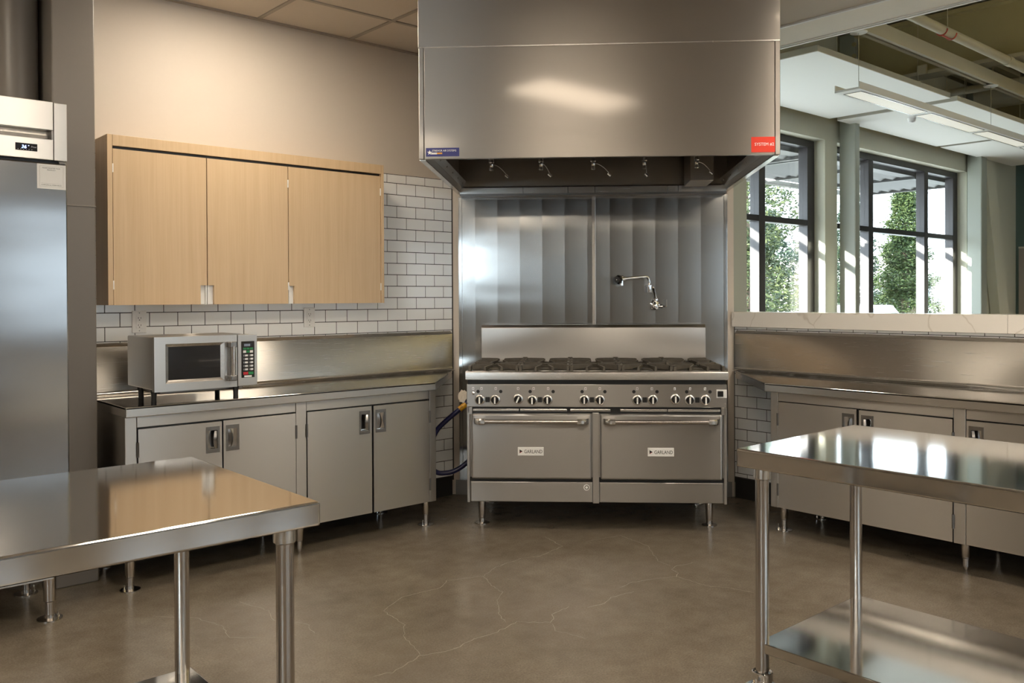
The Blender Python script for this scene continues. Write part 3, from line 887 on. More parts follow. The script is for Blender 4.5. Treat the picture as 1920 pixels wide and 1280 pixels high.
arm.tube([(.425, -.06, 1.34), (.4215, -.068, 1.365), (.413, -.085, 1.395), (.409, -.094, 1.408), (.403, -.10, 1.414), (.388, -.112, 1.414)], .009, 10)
part('lower_arm', arm, 'chrome', pf)
j = MB(mD)
j.lathe((.378, -.115, 1.386), [(.014, 0), (.0145, .004), (.0145, .036), (.017, .038), (.017, .046), (.012, .050), (.011, .060)], 16)
part('swivel_joint', j, 'chrome', pf)
arm = MB(mD)
pth = [(.378, -.115, 1.44), (.377, -.117, 1.460)]
for t in range(1, 8):
    a = t / 8 * math.pi / 2
    pth.append((.377 - .028 * (1 - math.cos(a)), -.117 - .012 * (1 - math.cos(a)), 1.460 + .030 * math.sin(a)))
pth += [(.335, -.14, 1.489), (.25, -.19, 1.480), (.208, -.215, 1.474)]
arm.tube(pth, .0088, 12)
part('upper_arm', arm, 'chrome', pf)
vb = MB(mD)
vb.cyl((.212, -.213, 1.475), (.182, -.232, 1.471), .0145, n=14)
vb.cyl((.190, -.227, 1.475), (.190, -.227, 1.430), .010, n=12)
vb.lathe((.190, -.227, 1.485), [(.012, 0), (.014, .006), (.008, .012)], 12)
part('outlet_valve', vb, 'chrome', pf)
kb = MB(mD)
rings = []
dirn = Vector((-.72, -.69, 0)); side = Vector((.69, -.72, 0))
c = Vector((.172, -.242, 1.468))
for dd, rr in ((-.006, .018), (-.002, .028), (.012, .029), (.020, .022)):
    ring = []
    for k in range(32):
        a = 2 * math.pi * k / 32; r = rr * (1 + .06 * math.cos(8 * a))
        p = c + dirn * dd + side * (r * math.cos(a)) + Vector((0, 0, r * math.sin(a)))
        ring.append(tuple(p))
    rings.append(ring)
kb.loft(rings)
kn = part('black_knob', kb, 'black_gloss', pf)
pc = c + dirn * .0205
part('knob_screw', MB(mD).cyl(tuple(pc), tuple(pc + dirn * .002), .004, n=10), 'chrome', kn)

# ---------------------------------------------------------------- gas hose
gh = thing('gas_hose', (-.97, -.45, .2), 'dark blue gas hose looping beside the range', 'hose', mp=mD)
cp_ = [(-.80, -.45, .690), (-.82, -.46, .672), (-.865, -.47, .634), (-.93, -.48, .580), (-.99, -.49, .520), (-1.03, -.49, .44), (-1.05, -.49, .37), (-1.035, -.49, .29), (-.995, -.47, .244), (-.94, -.45, .238), (-.894, -.44, .247), (-.845, -.42, .272), (-.805, -.40, .305), (-.77, -.38, .35)]
def smoothp(P, n=6):
    P = [Vector(p) for p in P]; out = []
    for i in range(len(P) - 1):
        p0, p1, p2, p3 = P[max(0, i - 1)], P[i], P[i + 1], P[min(len(P) - 1, i + 2)]
        for k in range(n):
            t = k / n
            out.append(tuple(.5 * ((2 * p1) + (p2 - p0) * t + (2 * p0 - 5 * p1 + 4 * p2 - p3) * t * t + (3 * p1 - p0 - 3 * p2 + p3) * t ** 3)))
    out.append(tuple(P[-1])); return out
part('hose', MB(mD).tube(smoothp(cp_), .0155, 14), 'hose_blue', gh)
tg = part('gas_tag', MB(mD).tube([(-.812, -.455, .679), (-.852, -.467, .645)], .0185, 16), 'tag_yellow', gh, label='yellow tag reading GAS')
td = (mD((-.812, 0, .679)) - mD((-.852, 0, .645))).normalized()
text_part('GAS', .018, mD((-.851, -.488, .643)), td, Vector((S, -S, 0)).cross(Vector((S, S, 0))) .cross(td) if False else (Vector((0, 0, 1)) - td * td.z), 'ink_black', tg, depth=.001)
bag = MB(mD)
rb = random.Random(5)
rings = []
for t in range(7):
    f = t / 6; cx = -.795 - .045 * f; cz = .745 - .045 * f + .03 * f * f; r = .010 + .030 * math.sin(f * math.pi * .85)
    rings.append([(cx + r * .55 * math.cos(k) * rb.uniform(.8, 1.2) - .01, -.46 + r * .4 * math.sin(k), cz + r * math.sin(k) * rb.uniform(.8, 1.15)) for k in [2 * math.pi * q / 10 for q in range(10)]])
bag.loft(rings)
part('plastic_bag', bag, 'bag_film', gh, smooth=False, label='crumpled clear plastic bag')

# ---------------------------------------------------------------- base cabinets (left and right runs)
def recessed_handle(mp, parent, s0, s1, z0, z1, dface, grip):
    """cup pull let into a door: bezel, dark cup, curved grip over the half named by grip (-1 / +1)"""
    b = MB(mp)
    w = .010
    zi0, zi1 = z0 + .018, z1 - .018
    b.box(s0, s1, dface - .002, dface + .003, z0, zi0); b.box(s0, s1, dface - .002, dface + .003, zi1, z1)
    b.box(s0, s0 + w, dface - .002, dface + .003, zi0, zi1); b.box(s1 - w, s1, dface - .002, dface + .003, zi0, zi1)
    h = part('handle', b, 'handle_steel', parent, smooth=False, label='recessed dark steel cup handle')
    c = MB(mp)
    c.box(s0 + w, s1 - w, dface - .0215, dface - .0205, zi0, zi1)
    c.box(s0 + w, s0 + w + .001, dface - .0205, dface - .002, zi0, zi1); c.box(s1 - w - .001, s1 - w, dface - .0205, dface - .002, zi0, zi1)
    c.box(s0 + w, s1 - w, dface - .0205, dface - .002, zi0, zi0 + .001); c.box(s0 + w, s1 - w, dface - .0205, dface - .002, zi1 - .001, zi1)
    part('cup', c, 'chrome', h, smooth=False)
    g = MB(mp)
    sm = (s0 + s1) / 2
    e0, e1 = (sm, s1 - w) if grip > 0 else (s0 + w, sm)
    rings = []
    for t in range(9):
        f = t / 8; z = zi0 + .004 + (zi1 - zi0 - .008) * f
        bulge = .006 + .010 * math.sin(math.pi * f); bow = .008 * math.sin(math.pi * f)
        eo = e1 if grip > 0 else e0; ei = (e0 - bow + .008) if grip > 0 else (e1 + bow - .008)
        rings.append([(eo, dface, z), (eo, dface + .003, z), ((eo + ei) / 2, dface + .002 + bulge, z), (ei, dface + bulge * .7, z), (ei, dface + bulge * .5 - .003, z), ((eo + ei) / 2, dface, z)])
    g.loft(rings)
    part('grip', g, 'handle_steel', h)
    return h
def base_cabinet(mp, name, label, send, stiles, doors, legs, bottom=.153, flip=1):
    t = thing(name, ((send[0] + send[1]) / 2, .3, 0), label, 'cabinet', mp=mp)
    s0, s1 = min(send), max(send)
    part('body', MB(mp).box(s0 + .004, s1 - .004, .03, .572, .152, .806), 'steel_door', t, smooth=False)
    for a, b in stiles:
        part('stile', MB(mp).box(a, b, .572, .599, .150, .808), 'steel_door', t, bevel=.002)
    for (a, b) in zip(stiles[:-1], stiles[1:]):
        part('top_rail', MB(mp).box(a[1] + .002, b[0] - .002, .572, .597, .758, .808), 'steel_door', t, bevel=.002)
        part('shadow_gap', MB(mp).box(a[1] - .001, b[0] + .001, .572, .574, .150, .758), 'black', t, smooth=False)
    for (a, b, hs, ztop) in doors:                            # hs: -1 handle at low-s side, +1 at high-s side
        h0, h1 = ((a + .012, a + .080) if hs < 0 else (b - .080, b - .012))
        z0, z1 = .600, .728
        w = .006
        d = MB(mp)
        d.box(a, h0 + w, .578, .602, bottom, ztop); d.box(h1 - w, b, .578, .602, bottom, ztop)
        d.box(h0 + w, h1 - w, .578, .602, bottom, z0 + w); d.box(h0 + w, h1 - w, .578, .602, z1 - w, ztop)
        dr = part('door', d, 'steel_door', t, smooth=False)
        recessed_handle(mp, dr, h0, h1, z0, z1, .602, hs)
        he = b + .003 if hs < 0 else a - .003
        for z in (.255, .655):
            part('hinge', MB(mp).cyl((he, .603, z - .035), (he, .603, z + .035), .006, n=10), 'dark_steel', dr)
    for (s, d, kind) in legs:
        l = part('leg', MB(mp).lathe((s, d, 0), [(.0165, .02), (.0165, .06), (.021, .064), (.021, .075), (.0225, .078), (.0225, .155)], 18), 'steel_tube', t)
        if kind:
            part('foot_flange', MB(mp).lathe((s, d, 0), [(.046, 0), (.046, .004), (.018, .006), (.017, .022)], 22), 'steel_tube', l)
            part('anchor_bolt', MB(mp).lathe((s + .03 * flip, d + .012, .004), [(.006, 0), (.006, .008), (.0035, .009), (.0035, .028), (.001, .030)], 8), 'chrome', l)
        else:
            part('bullet_foot', MB(mp).lathe((s, d, 0), [(.007, 0), (.012, .004), (.014, .022)], 16), 'steel_tube', l)
    return t
base_cabinet(mL, 'base_cabinet', 'stainless base cabinet under the counter with the microwave, four doors', (.583, 2.339), [(.583, .628), (1.425, 1.484), (2.287, 2.339)],
    [(.633, 1.014, 1, .750), (1.026, 1.421, -1, .752), (1.488, 1.876, 1, .752), (1.884, 2.281, -1, .750)],
    [(.612, .53, 1), (1.44, .54, 0), (2.309, .56, 1), (.65, .09, 1), (1.44, .09, 0), (2.29, .09, 1)])
base_cabinet(mR, 'base_cabinet', 'stainless base cabinet below the half wall with the quartz cap', (.665, 2.82), [(.665, .712), (1.681, 1.737), (2.77, 2.82)],
    [(.716, 1.185, 1, .754), (1.199, 1.677, -1, .752), (1.741, 2.24, -1, .752), (2.256, 2.766, 1, .752)],
    [(.69, .50, 1), (1.70, .50, 0), (2.79, .50, 1), (.70, .09, 1), (1.70, .09, 0), (2.79, .09, 1)], flip=-1)
def worktop(mp, label, sA, sB, corner, group=None):
    """folded steel top with clipped corner by the range, coved upstand"""
    t = thing('steel_worktop', ((sA + sB) / 2, .3, .81), label, 'worktop', mp=mp)
    D = .622
    poly = [(sB, .0), (sB, D), (corner, D), (.035, .03), (.025, 0)]
    b = MB(mp); b.prism(poly, .846, .857)
    part('top_sheet', b, 'steel_top', t, bevel=.002)
    e = MB(mp)
    e.box(corner, sB, D - .012, D, .809, .857)
    part('front_edge', e, 'steel_edge', t, bevel=.004)
    dx, dy = corner - .035, D - .03; L = math.hypot(dx, dy); nx, ny = -dy / L, dx / L
    e = MB(mp); e.prism([(corner, D), (.035, .03), (.035 - nx * .012, .03 - ny * .012), (corner - nx * .012, D - ny * .012)], .809, .856)
    part('clipped_edge', e, 'steel_edge', t, bevel=.002)
    e = MB(mp); e.box(sB - .012, sB, .01, D - .012, .809, .856)
    part('end_edge', e, 'steel_edge', t, bevel=.002)
    # upstand with cove and sloped return
    prof = [(.060, .857), (.040, .861), (.028, .870), (.024, .882), (.024, 1.106), (.020, 1.112), (.002, 1.127), (.002, 1.110), (.016, 1.100), (.016, .857)]
    u_ = MB(mp); u_.prism_x(prof, .025, sB)
    part('upstand', u_, 'steel_splash', t)
    return t
worktop(mL, 'stainless worktop with raised upstand under the wooden wall cabinet', .025, 2.342, .600)
worktop(mR, 'stainless worktop with raised upstand along the half wall', .025, 2.83, .640)

# ---------------------------------------------------------------- wooden wall cabinet
wc = thing('wall_cabinet', (1.485, .1, 1.325), 'light maple wall cabinet with three plain doors', 'cabinet', mp=mL)
T = .200
part('back_box', MB(mL).box(.70, 2.27, .0, .165, 1.335, 2.12), 'maple', wc, smooth=False)
part('side_panel', MB(mL).box(2.266, 2.290, 0, T, 1.325, 2.176), 'maple', wc, bevel=.001)
part('side_panel', MB(mL).box(.681, .700, 0, T, 1.325, 2.176), 'maple', wc, bevel=.001)
part('top_rail', MB(mL).box(.701, 2.265, 0, T, 2.121, 2.176), 'maple', wc, bevel=.001)
part('shadow_gap', MB(mL).box(.701, 2.265, .165, .180, 2.106, 2.120), 'black', wc, smooth=False)
for (a, b, hs) in ((1.791, 2.262, -1), (1.321, 1.786, 1), (.704, 1.316, 1)):
    d = MB(mL)
    nw = .034
    zb, zt, zn = 1.325, 2.107, 1.427
    if hs < 0:
        d.prism_y([(a, zn), (a + nw, zn), (a + nw, zb), (b, zb), (b, zt), (a, zt)], .168, .194)
        n0, n1 = a, a + nw
    else:
        d.prism_y([(a, zb), (b - nw, zb), (b - nw, zn), (b, zn), (b, zt), (a, zt)], .168, .194)
        n0, n1 = b - nw, b
    dr = part('door', d, 'maple', wc, smooth=False)
    h = MB(mL)
    h.box(n0, n1, .168, .176, zb, zn)
    if hs < 0: h.box(n0, n0 + .006, .176, .191, zb, zn)
    else: h.box(n1 - .006, n1, .176, .191, zb, zn)
    part('finger_pull', h, 'white_metal', dr, smooth=False, label='brushed metal finger pull')
    hx = b + .001 if hs < 0 else a - .001
    for z in (1.425, 2.01):
        part('hinge', MB(mL).box(hx - .003, hx + .003, .180, .1965, z - .022, z + .022), 'white_metal', dr, smooth=False)

# ---------------------------------------------------------------- power outlets
for (s, z, lab) in ((2.080, 1.234, 'white double power outlet above the microwave on white tiles'), (1.090, 1.240, 'white double power outlet below the right half of the wooden cabinet')):
    t = thing('power_outlet', (s, .004, z - .058), lab, 'outlet', 'outlets on the tiled wall', mp=mL)
    p = part('cover_plate', MB(mL).box(s - .037, s + .037, 0, .007, z - .059, z + .059), 'white_plastic', t, bevel=.003)
    part('insert', MB(mL).box(s - .017, s + .017, .007, .009, z - .034, z + .034), 'white_plastic', p, bevel=.002)
    for dz in (-.019, .019):
        for ds in (-.007, .006):
            part('slot', MB(mL).box(s + ds - .0012, s + ds + .0012, .009, .0094, z + dz - .003, z + dz + .006), 'black', p, smooth=False)
        part('ground_hole', MB(mL).lathe_y((s, .009, z + dz - .009), [(.0027, 0), (.0027, .0004)], 10), 'black', p, smooth=False)
    for dz in (-.047, .047):
        part('screw', MB(mL).lathe_y((s, .007, z + dz), [(.003, 0), (.0025, .001)], 8), 'handle_steel', p)

# ---------------------------------------------------------------- microwave oven
mw = thing('microwave_oven', (-1.95, .40, .857), 'stainless microwave oven with keypad standing on the left worktop', 'microwave')
MF, M0, M1, MZ0, MZ1 = .60, -2.206, -1.697, .915, 1.174
part('case', MB().box(M0 + .004, M1 - .004, .20, MF - .03, MZ0 + .006, MZ1 - .002), 'steel_door', mw, bevel=.006)
dr = MB()
gx0, gx1, gz0, gz1 = -2.154, -1.868, .953, 1.140
dm1 = -1.803
dr.box(M0, gx0, MF - .03, MF, MZ0, MZ1); dr.box(gx1, dm1, MF - .03, MF, MZ0, MZ1)
dr.box(gx0, gx1, MF - .03, MF, MZ0, gz0); dr.box(gx0, gx1, MF - .03, MF, gz1, MZ1)
dd = part('door', dr, 'steel', mw, smooth=False)
bz_ = MB()
o = [(gx0, gz0), (gx1, gz0), (gx1, gz1), (gx0, gz1)]
i_ = [(gx0 + .016, gz0 + .014), (gx1 - .016, gz0 + .014), (gx1 - .016, gz1 - .014), (gx0 + .016, gz1 - .014)]
bz_.loft([[(x, MF + .0005, z) for x, z in o], [(x, MF - .010, z) for x, z in i_]], caps=False)
part('window_bezel', bz_, 'steel_edge', dd, smooth=False)
part('window_glass', MB().box(gx0 + .012, gx1 - .012, MF - .016, MF - .010, gz0 + .010, gz1 - .010), 'black_gloss', dd, smooth=False)
for z in (1.128, .962):
    hb = MB()
    hb.prism([(-1.860, MF), (-1.814, MF), (-1.814, MF + .030), (-1.822, MF + .040), (-1.848, MF + .040), (-1.860, MF + .028)], z - .014, z + .014)
    part('handle_bracket', hb, 'handle_steel', dd, bevel=.003)
part('handle_bar', MB().cyl((-1.835, MF + .026, .970), (-1.835, MF + .026, 1.120), .0145, n=16), 'chrome', dd)
cp2 = part('control_side', MB().box(-1.799, M1, MF - .03, MF, MZ0 + .002, MZ1), 'steel', mw, bevel=.002)
k0, k1 = -1.781, -1.712
kp = part('keypad', MB().box(k0, k1, MF, MF + .002, .957, 1.140), 'black_gloss', cp2, bevel=.0015)
dsp = part('display', MB().box(k0 + .010, k1 - .012, MF + .002, MF + .0026, 1.112, 1.130), 'black', kp, smooth=False)
text_part('8888', .016, mW((k0 + .014, MF + .0028, 1.1155)), XL_, UP, 'led_dim', kp, name='digits', depth=.0002)
def key(x0, x1, z0, z1, mat, txt=None, tm='ink_black'):
    kk = part('key', MB().box(x0, x1, MF + .002, MF + .003, z0, z1), mat, kp, smooth=False)
    if txt: text_part(txt, (z1 - z0) * .9, mW(((x0 + x1) / 2, MF + .0031, z0 + .0015)), XL_, UP, tm, kp, name='key_digit', depth=.0001, align='CENTER')
for i in range(3): key(k0 + .009 + i * .018, k0 + .0245 + i * .018, 1.098, 1.108, 'button_green')
key(k0 + .009, k0 + .024, 1.082, 1.094, 'ink_white'); key(k0 + .0265, k0 + .0425, 1.082, 1.094, 'button_green'); key(k0 + .0445, k0 + .060, 1.082, 1.094, 'ink_white')
for r in range(5):
    for c_ in range(2):
        x0 = k0 + .009 + c_ * .028; z0 = 1.064 - r * .0175
        part('key_cap', MB().box(x0, x0 + .010, MF + .002, MF + .0028, z0, z0 + .009), 'handle_steel', kp, smooth=False)
        key(x0 + .0105, x0 + .0235, z0, z0 + .009, 'ink_white', '1627384950'[r * 2 + c_])
key(k0 + .009, k0 + .034, .972, .986, 'button_red'); key(k0 + .0365, k0 + .062, .972, .986, 'button_green')
part('key_badge', MB().box(k0 + .014, k1 - .016, MF + .002, MF + .003, .959, .968), 'ink_white', kp, smooth=False)
for u, v in ((-2.165, .47), (-1.790, .55), (-2.16, .27), (-1.77, .27)):
    part('foot', MB().lathe((u, v, .857), [(.013, 0), (.012, .010), (.013, .035), (.018, .064)], 14), 'rubber', mw)
part('base_pan', MB().box(M0 + .05, M1 - .04, .26, .52, .895, .922), 'dark_steel', mw, bevel=.006)

# ---------------------------------------------------------------- reach-in refrigerator
fr = thing('refrigerator', (-3.0, .45, 0), 'tall stainless reach-in refrigerator with blue digital display', 'refrigerator')
R1, R0, FV = -2.622, -3.37, .80
part('cabinet_body', MB().box(R0, R1 - .002, .22, FV - .07, .18, 2.165), 'steel_door', fr, bevel=.003)
# head panel with a grip slot
hp = MB()
hp.box(R0, R1 - .052, FV - .07, FV, 2.056, 2.174)
hp.box(R0, R1 - .052, FV - .07, FV, 1.932, 2.018)
part('head_panel', hp, 'steel_door', fr, bevel=.002)
slot = MB()
prof = [(FV - .004, 2.018), (FV - .045, 2.022), (FV - .05, 2.04), (FV - .045, 2.054), (FV - .004, 2.056), (FV - .004, 2.057), (FV - .055, 2.057), (FV - .055, 2.017), (FV - .004, 2.017)]
slot.prism_x(prof, R0, R1 - .055)
part('grip_slot', slot, 'steel_edge', fr)
part('head_end_panel', MB().box(R1 - .050, R1, FV - .07, FV, 1.932, 2.172), 'steel_door', fr, bevel=.002)
part('slot_end', MB().box(R1 - .058, R1 - .051, FV - .06, FV - .004, 2.016, 2.058), 'dark_steel', fr, smooth=False)
dp = part('display', MB().box(-2.814, -2.734, FV, FV + .002, 1.962, 1.992), 'black_gloss', fr, bevel=.001, label='black digital display reading 36')
text_part('36', .019, mW((-2.793, FV + .0022, 1.971)), XL_, UP, 'led_blue', dp, name='digits', depth=.0002, shear=.15)
part('led_glow', MB().lathe_y((-2.766, FV + .002, 1.983), [(.0017, 0), (.0017, .0004)], 8), 'led_blue', dp, smooth=False)
text_part('True', .009, mW((-2.759, FV + .0022, 1.976)), XL_, UP, 'ink_white', dp, depth=.0001, shear=.3, fit=.019)
for k in range(6):
    part('indicator', MB().box(-2.806 + k * .010, -2.803 + k * .010, FV + .002, FV + .0024, 1.966, 1.9675), 'ink_white', dp, smooth=False)
part('door_gap', MB().box(R0, R1 - .004, FV - .07, FV - .03, 1.918, 1.934), 'black', fr, smooth=False)
part('top_hinge', MB().box(R1 - .030, R1 - .004, FV - .03, FV - .006, 1.921, 1.930), 'chrome', fr, bevel=.002)
steel('steel_fridge', col=(.34, .34, .34), rough=.17, aniso=.4, vert=False, wave=.08, wscale=.8, wz=5)
fd = part('door', MB().box(R0 + .002, R1, FV - .05, FV, .262, 1.920), 'steel_fridge', fr, bevel=.006)
part('lower_panel', MB().box(R0, R1 - .06, FV - .09, FV - .02, .185, .255), 'steel_edge', fr, bevel=.002)
part('lower_bracket', MB().box(R1 - .062, R1 - .004, FV - .09, FV - .015, .195, .255), 'white_metal', fr, bevel=.002)
ps = part('paper_notice', MB().box(-2.736, -2.628, FV, FV + .0008, 1.812, 1.914), 'paper', fd, smooth=False, label='white printed notice taped to the door')
text_part('PLEASE REGISTER YOUR', .0068, mW((-2.683, FV + .001, 1.896)), XL_, UP, 'ink_black', ps, depth=.0001, align='CENTER', fit=.066)
text_part('PRODUCT', .0068, mW((-2.683, FV + .001, 1.888)), XL_, UP, 'ink_black', ps, depth=.0001, align='CENTER')
text_part('COMPLETE ALL FORM FIELDS', .0062, mW((-2.683, FV + .001, 1.826)), XL_, UP, 'ink_black', ps, depth=.0001, align='CENTER', fit=.076)
fr_b = MB()
for a in ((-2.726, -2.638, 1.9058, 1.9062), (-2.726, -2.638, 1.8208, 1.8212), (-2.7262, -2.7258, 1.821, 1.906), (-2.6382, -2.6378, 1.821, 1.906), (-2.720, -2.645, 1.8348, 1.8352)):
    fr_b.box(a[0], a[1], FV, FV + .0011, a[2], a[3])
part('notice_border', fr_b, 'handle_steel', ps, smooth=False)
for u, v in ((-2.683, .713), (-3.31, .713), (-2.683, .29), (-3.31, .29)):
    l = part('leg', MB().lathe((u, v, 0), [(.018, .02), (.018, .075), (.024, .080), (.024, .185)], 18), 'steel_tube', fr)
    part('foot_flange', MB().lathe((u, v, 0), [(.050, 0), (.050, .005), (.020, .007), (.019, .022)], 22), 'steel_tube', l)
    part('anchor_bolt', MB().lathe((u + .034, v - .006, .004), [(.007, 0), (.007, .008), (.004, .009), (.004, .030)], 8), 'chrome', l)

# ---------------------------------------------------------------- work tables
def work_table(label, u0, u1, v0, v1, legs, caster_z, shelf_z, ztop=.87, shelf=None):
    t = thing('work_table', ((u0 + u1) / 2, (v0 + v1) / 2, 0), label, 'table')
    part('table_top', MB().box(u0, u1, v0, v1, ztop - .058, ztop), 'steel_top', t, bevel=.006, seg=3)
    for u, v in legs:
        l = part('leg', MB().cyl((u, v, caster_z), (u, v, ztop - .058), .0212, n=24), 'steel_tube', t)
        part('leg_socket', MB().lathe((u, v, ztop - .100), [(.0235, 0), (.0275, .004), (.0275, .012), (.026, .042)], 22), 'steel_edge', l)
        if caster_z > .05:
            part('caster_collar', MB().lathe((u, v, caster_z - .035), [(.022, 0), (.031, .003), (.033, .028), (.033, .034), (.030, .036), (.026, .030), (.022, .030)], 24), 'chrome', l)
            f = MB()
            f.box(u - .055, u + .025, v - .034, v + .034, caster_z - .050, caster_z - .036)
            for sv in (-1, 1): f.prism_y([(u - .055, caster_z - .04), (u + .02, caster_z - .04), (u - .03, .045), (u - .06, .045)], v + sv * .030 - .003, v + sv * .030 + .003)
            part('caster_fork', f, 'chrome', l, smooth=False)
            part('caster_wheel', MB().lathe_y((u - .042, v - .016, .055), [(.040, 0), (.055, .003), (.055, .029), (.040, .032)], 28), 'rubber', l)
            part('brake_pedal', MB().box(u - .115, u - .05, v - .018, v + .018, caster_z - .060, caster_z - .048), 'rubber', l, bevel=.004)
        else:
            part('bullet_foot', MB().lathe((u, v, 0), [(.010, 0), (.016, .006), (.020, .05)], 16), 'steel_tube', l)
    a = shelf
    part('under_shelf', MB().box(a[0], a[1], a[2], a[3], shelf_z - .032, shelf_z), 'steel_top', t, bevel=.003)
    return t
work_table('stainless work table in the left foreground', -3.9, -2.612, 2.128, 2.935,
    [(-2.674, 2.872), (-2.674, 2.205), (-3.84, 2.872), (-3.84, 2.205)], .04, .25, shelf=(-3.86, -2.645, 2.19, 2.89))
work_table('stainless work table on casters in the right foreground', -1.279, -.522, 3.182, 4.75,
    [(-1.212, 3.235), (-.604, 3.235), (-1.235, 4.70), (-.600, 4.70)], .155, .25, shelf=(-1.225, -.575, 3.225, 4.71))

# ================================================================== THE HALL BEYOND THE HALF WALL
CL = [(2.41, 4.79, 'nearest the kitchen'), (4.95, 7.36, 'second from the kitchen'), (7.48, 9.85, 'at the far end')]
for u0, u1, where in CL:
    t = thing('ceiling_cloud', ((u0 + u1) / 2, .75, 3.2), 'white acoustic ceiling panel by the hall windows, ' + where, 'ceiling panel', 'hanging panels along the windows')
    part('panel_face', MB().box(u0, u1, .15, 1.37, 3.2, 3.205), 'cloud_white', t, smooth=False)
    e = MB(); e.box(u0, u1, .15, 1.37, 3.205, 3.25)
    part('panel_edge', e, 'cloud_edge', t, smooth=False)
    for u in (u0 + (.15 if u0 > 7 else .6), u1 - .3):
        for v in (.4, 1.2):
            part('hanger_wire', MB().cyl((u, v, 3.25), (u, v, 4.17), .0025, n=6), 'pipe_paint', t)
for k, (u0, u1) in enumerate(((5.3, 7.7), (7.85, 10.2))):
    t = thing('ceiling_cloud', ((u0 + u1) / 2, 3.0, 3.2), 'white acoustic ceiling panel over the middle of the hall, ' + ('near one' if k == 0 else 'far one'), 'ceiling panel', 'hanging panels in mid hall')
    part('panel_face', MB().box(u0, u1, 2.34, 3.56, 3.2, 3.205), 'cloud_white', t, smooth=False)
    part('panel_edge', MB().box(u0, u1, 2.34, 3.56, 3.205, 3.25), 'cloud_edge', t, smooth=False)
    for u in (u0 + .6, u1 - .3):
        part('hanger_wire', MB().cyl((u, 2.6, 3.25), (u, 2.6, 4.17), .0025, n=6), 'pipe_paint', t)
# linear pendants with lens panels below; two unseen ones and their uplights added for fill
def pendant(v, label, u0=2.57, u1=9.3, up=True):
    pl = thing('pendant_light', ((u0 + u1) / 2, v, 2.9), label, 'pendant light', 'linear pendants of the hall')
    hs_ = MB()
    hs_.prism_x([(v - .10, 2.90), (v + .10, 2.90), (v + .10, 2.955), (v + .092, 2.955), (v + .092, 2.915), (v - .092, 2.915), (v - .092, 2.955), (v - .10, 2.955)], u0, u1)
    part('housing', hs_, 'white_metal', pl, smooth=False)
    if up: part('added_uplight', MB().box(u0 + .06, u1 - .06, v - .05, v + .05, 2.916, 2.924), 'added_uplight_glow', pl, smooth=False)  # added fill light, only on the unseen pendants
    u = u0 + .09
    while u < u1 - 1.1:
        ln = part('lens_panel', MB().box(u, u + 1.12, v - .065, v + .065, 2.8975, 2.9005), 'lens_glow', pl, smooth=False)
        lf = MB()
        lf.box(u - .008, u + 1.128, v - .073, v - .065, 2.8965, 2.9); lf.box(u - .008, u + 1.128, v + .065, v + .073, 2.8965, 2.9)
        lf.box(u - .008, u, v - .065, v + .065, 2.8965, 2.9); lf.box(u + 1.12, u + 1.128, v - .065, v + .065, 2.8965, 2.9)
        part('lens_frame', lf, 'handle_steel', ln, smooth=False)
        u += 1.22
    for u in (u0 + .18, u0 + 2.78, u0 + 5.33):
        part('hanger_wire', MB().cyl((u, v, 2.924), (u, v, 3.38), .0022, n=6), 'handle_steel', pl)
        part('wire_gripper', MB().cyl((u, v, 2.924), (u, v, 2.958), .006, n=8), 'handle_steel', pl)
        part('canopy_disc', MB().lathe((u, v, 3.37), [(.062, 0), (.066, .008), (.02, .014)], 24), 'white_metal', pl)
pendant(1.52, 'long slim white pendant light hanging near the hall windows', up=False)
pendant(4.6, 'long slim white pendant light over the middle of the hall')
pendant(7.4, 'long slim white pendant light on the far side of the hall')
sn = thing('occupancy_sensor', (3.95, 1.36, 2.86), 'small white occupancy sensor beside the pendant light', 'sensor')
part('sensor_body', MB().lathe((3.95, 1.385, 2.862), [(.018, 0), (.030, .008), (.034, .03), (.034, .04)], 16), 'white_plastic', sn)
part('sensor_arm', MB().box(3.93, 3.97, 1.36, 1.425, 2.90, 2.912), 'white_plastic', sn, smooth=False)
# strut channel carrying the canopies
sc_ = thing('strut_channel', (6, 1.52, 3.384), 'beige double strut channel above the pendant light', 'channel')
part('rail', MB().box(2.5, 10.4, 1.475, 1.505, 3.384, 3.43), 'pipe_paint', sc_, smooth=False)
part('rail', MB().box(2.5, 10.4, 1.535, 1.565, 3.384, 3.43), 'pipe_paint', sc_, smooth=False)
part('web', MB().box(2.5, 10.4, 1.475, 1.565, 3.43, 3.50), 'pipe_paint', sc_, smooth=False)
for u in (3.2, 5.4, 7.6, 9.8):
    part('drop_rod', MB().cyl((u, 1.52, 3.50), (u, 1.52, 4.17), .006, n=6), 'pipe_paint', sc_)
# sprinkler main
sp = thing('sprinkler_pipe', (6, 1.78, 3.5), 'beige sprinkler pipe crossing under the hall girders', 'pipe')
part('pipe', MB().cyl((1.42, 1.78, 3.51), (10.4, 1.78, 3.51), .04, n=18), 'pipe_paint', sp)
for u in (5.05, 8.3):
    part('coupling', MB().cyl((u - .05, 1.78, 3.51), (u + .05, 1.78, 3.51), .047, n=18), 'pipe_paint', sp)
hg = MB()
hg.tube([(3.62, 1.78 + .045 * math.cos(a), 3.51 + .045 * math.sin(a)) for a in [math.pi + i * math.pi / 10 for i in range(11)]], .006, 6)
hg.tube([(3.80, 1.78 + .045 * math.cos(a), 3.51 + .045 * math.sin(a)) for a in [math.pi + i * math.pi / 10 for i in range(11)]], .006, 6)
hg.cyl((3.62, 1.78, 3.465), (3.80, 1.78, 3.465), .006, n=6)
part('pipe_clamp', hg, 'red_paint', sp, label='small red pipe clamp')
part('clamp_rod', MB().cyl((3.62, 1.825, 3.51), (3.62, 1.825, 4.15), .003, n=6), 'pipe_paint', sp)
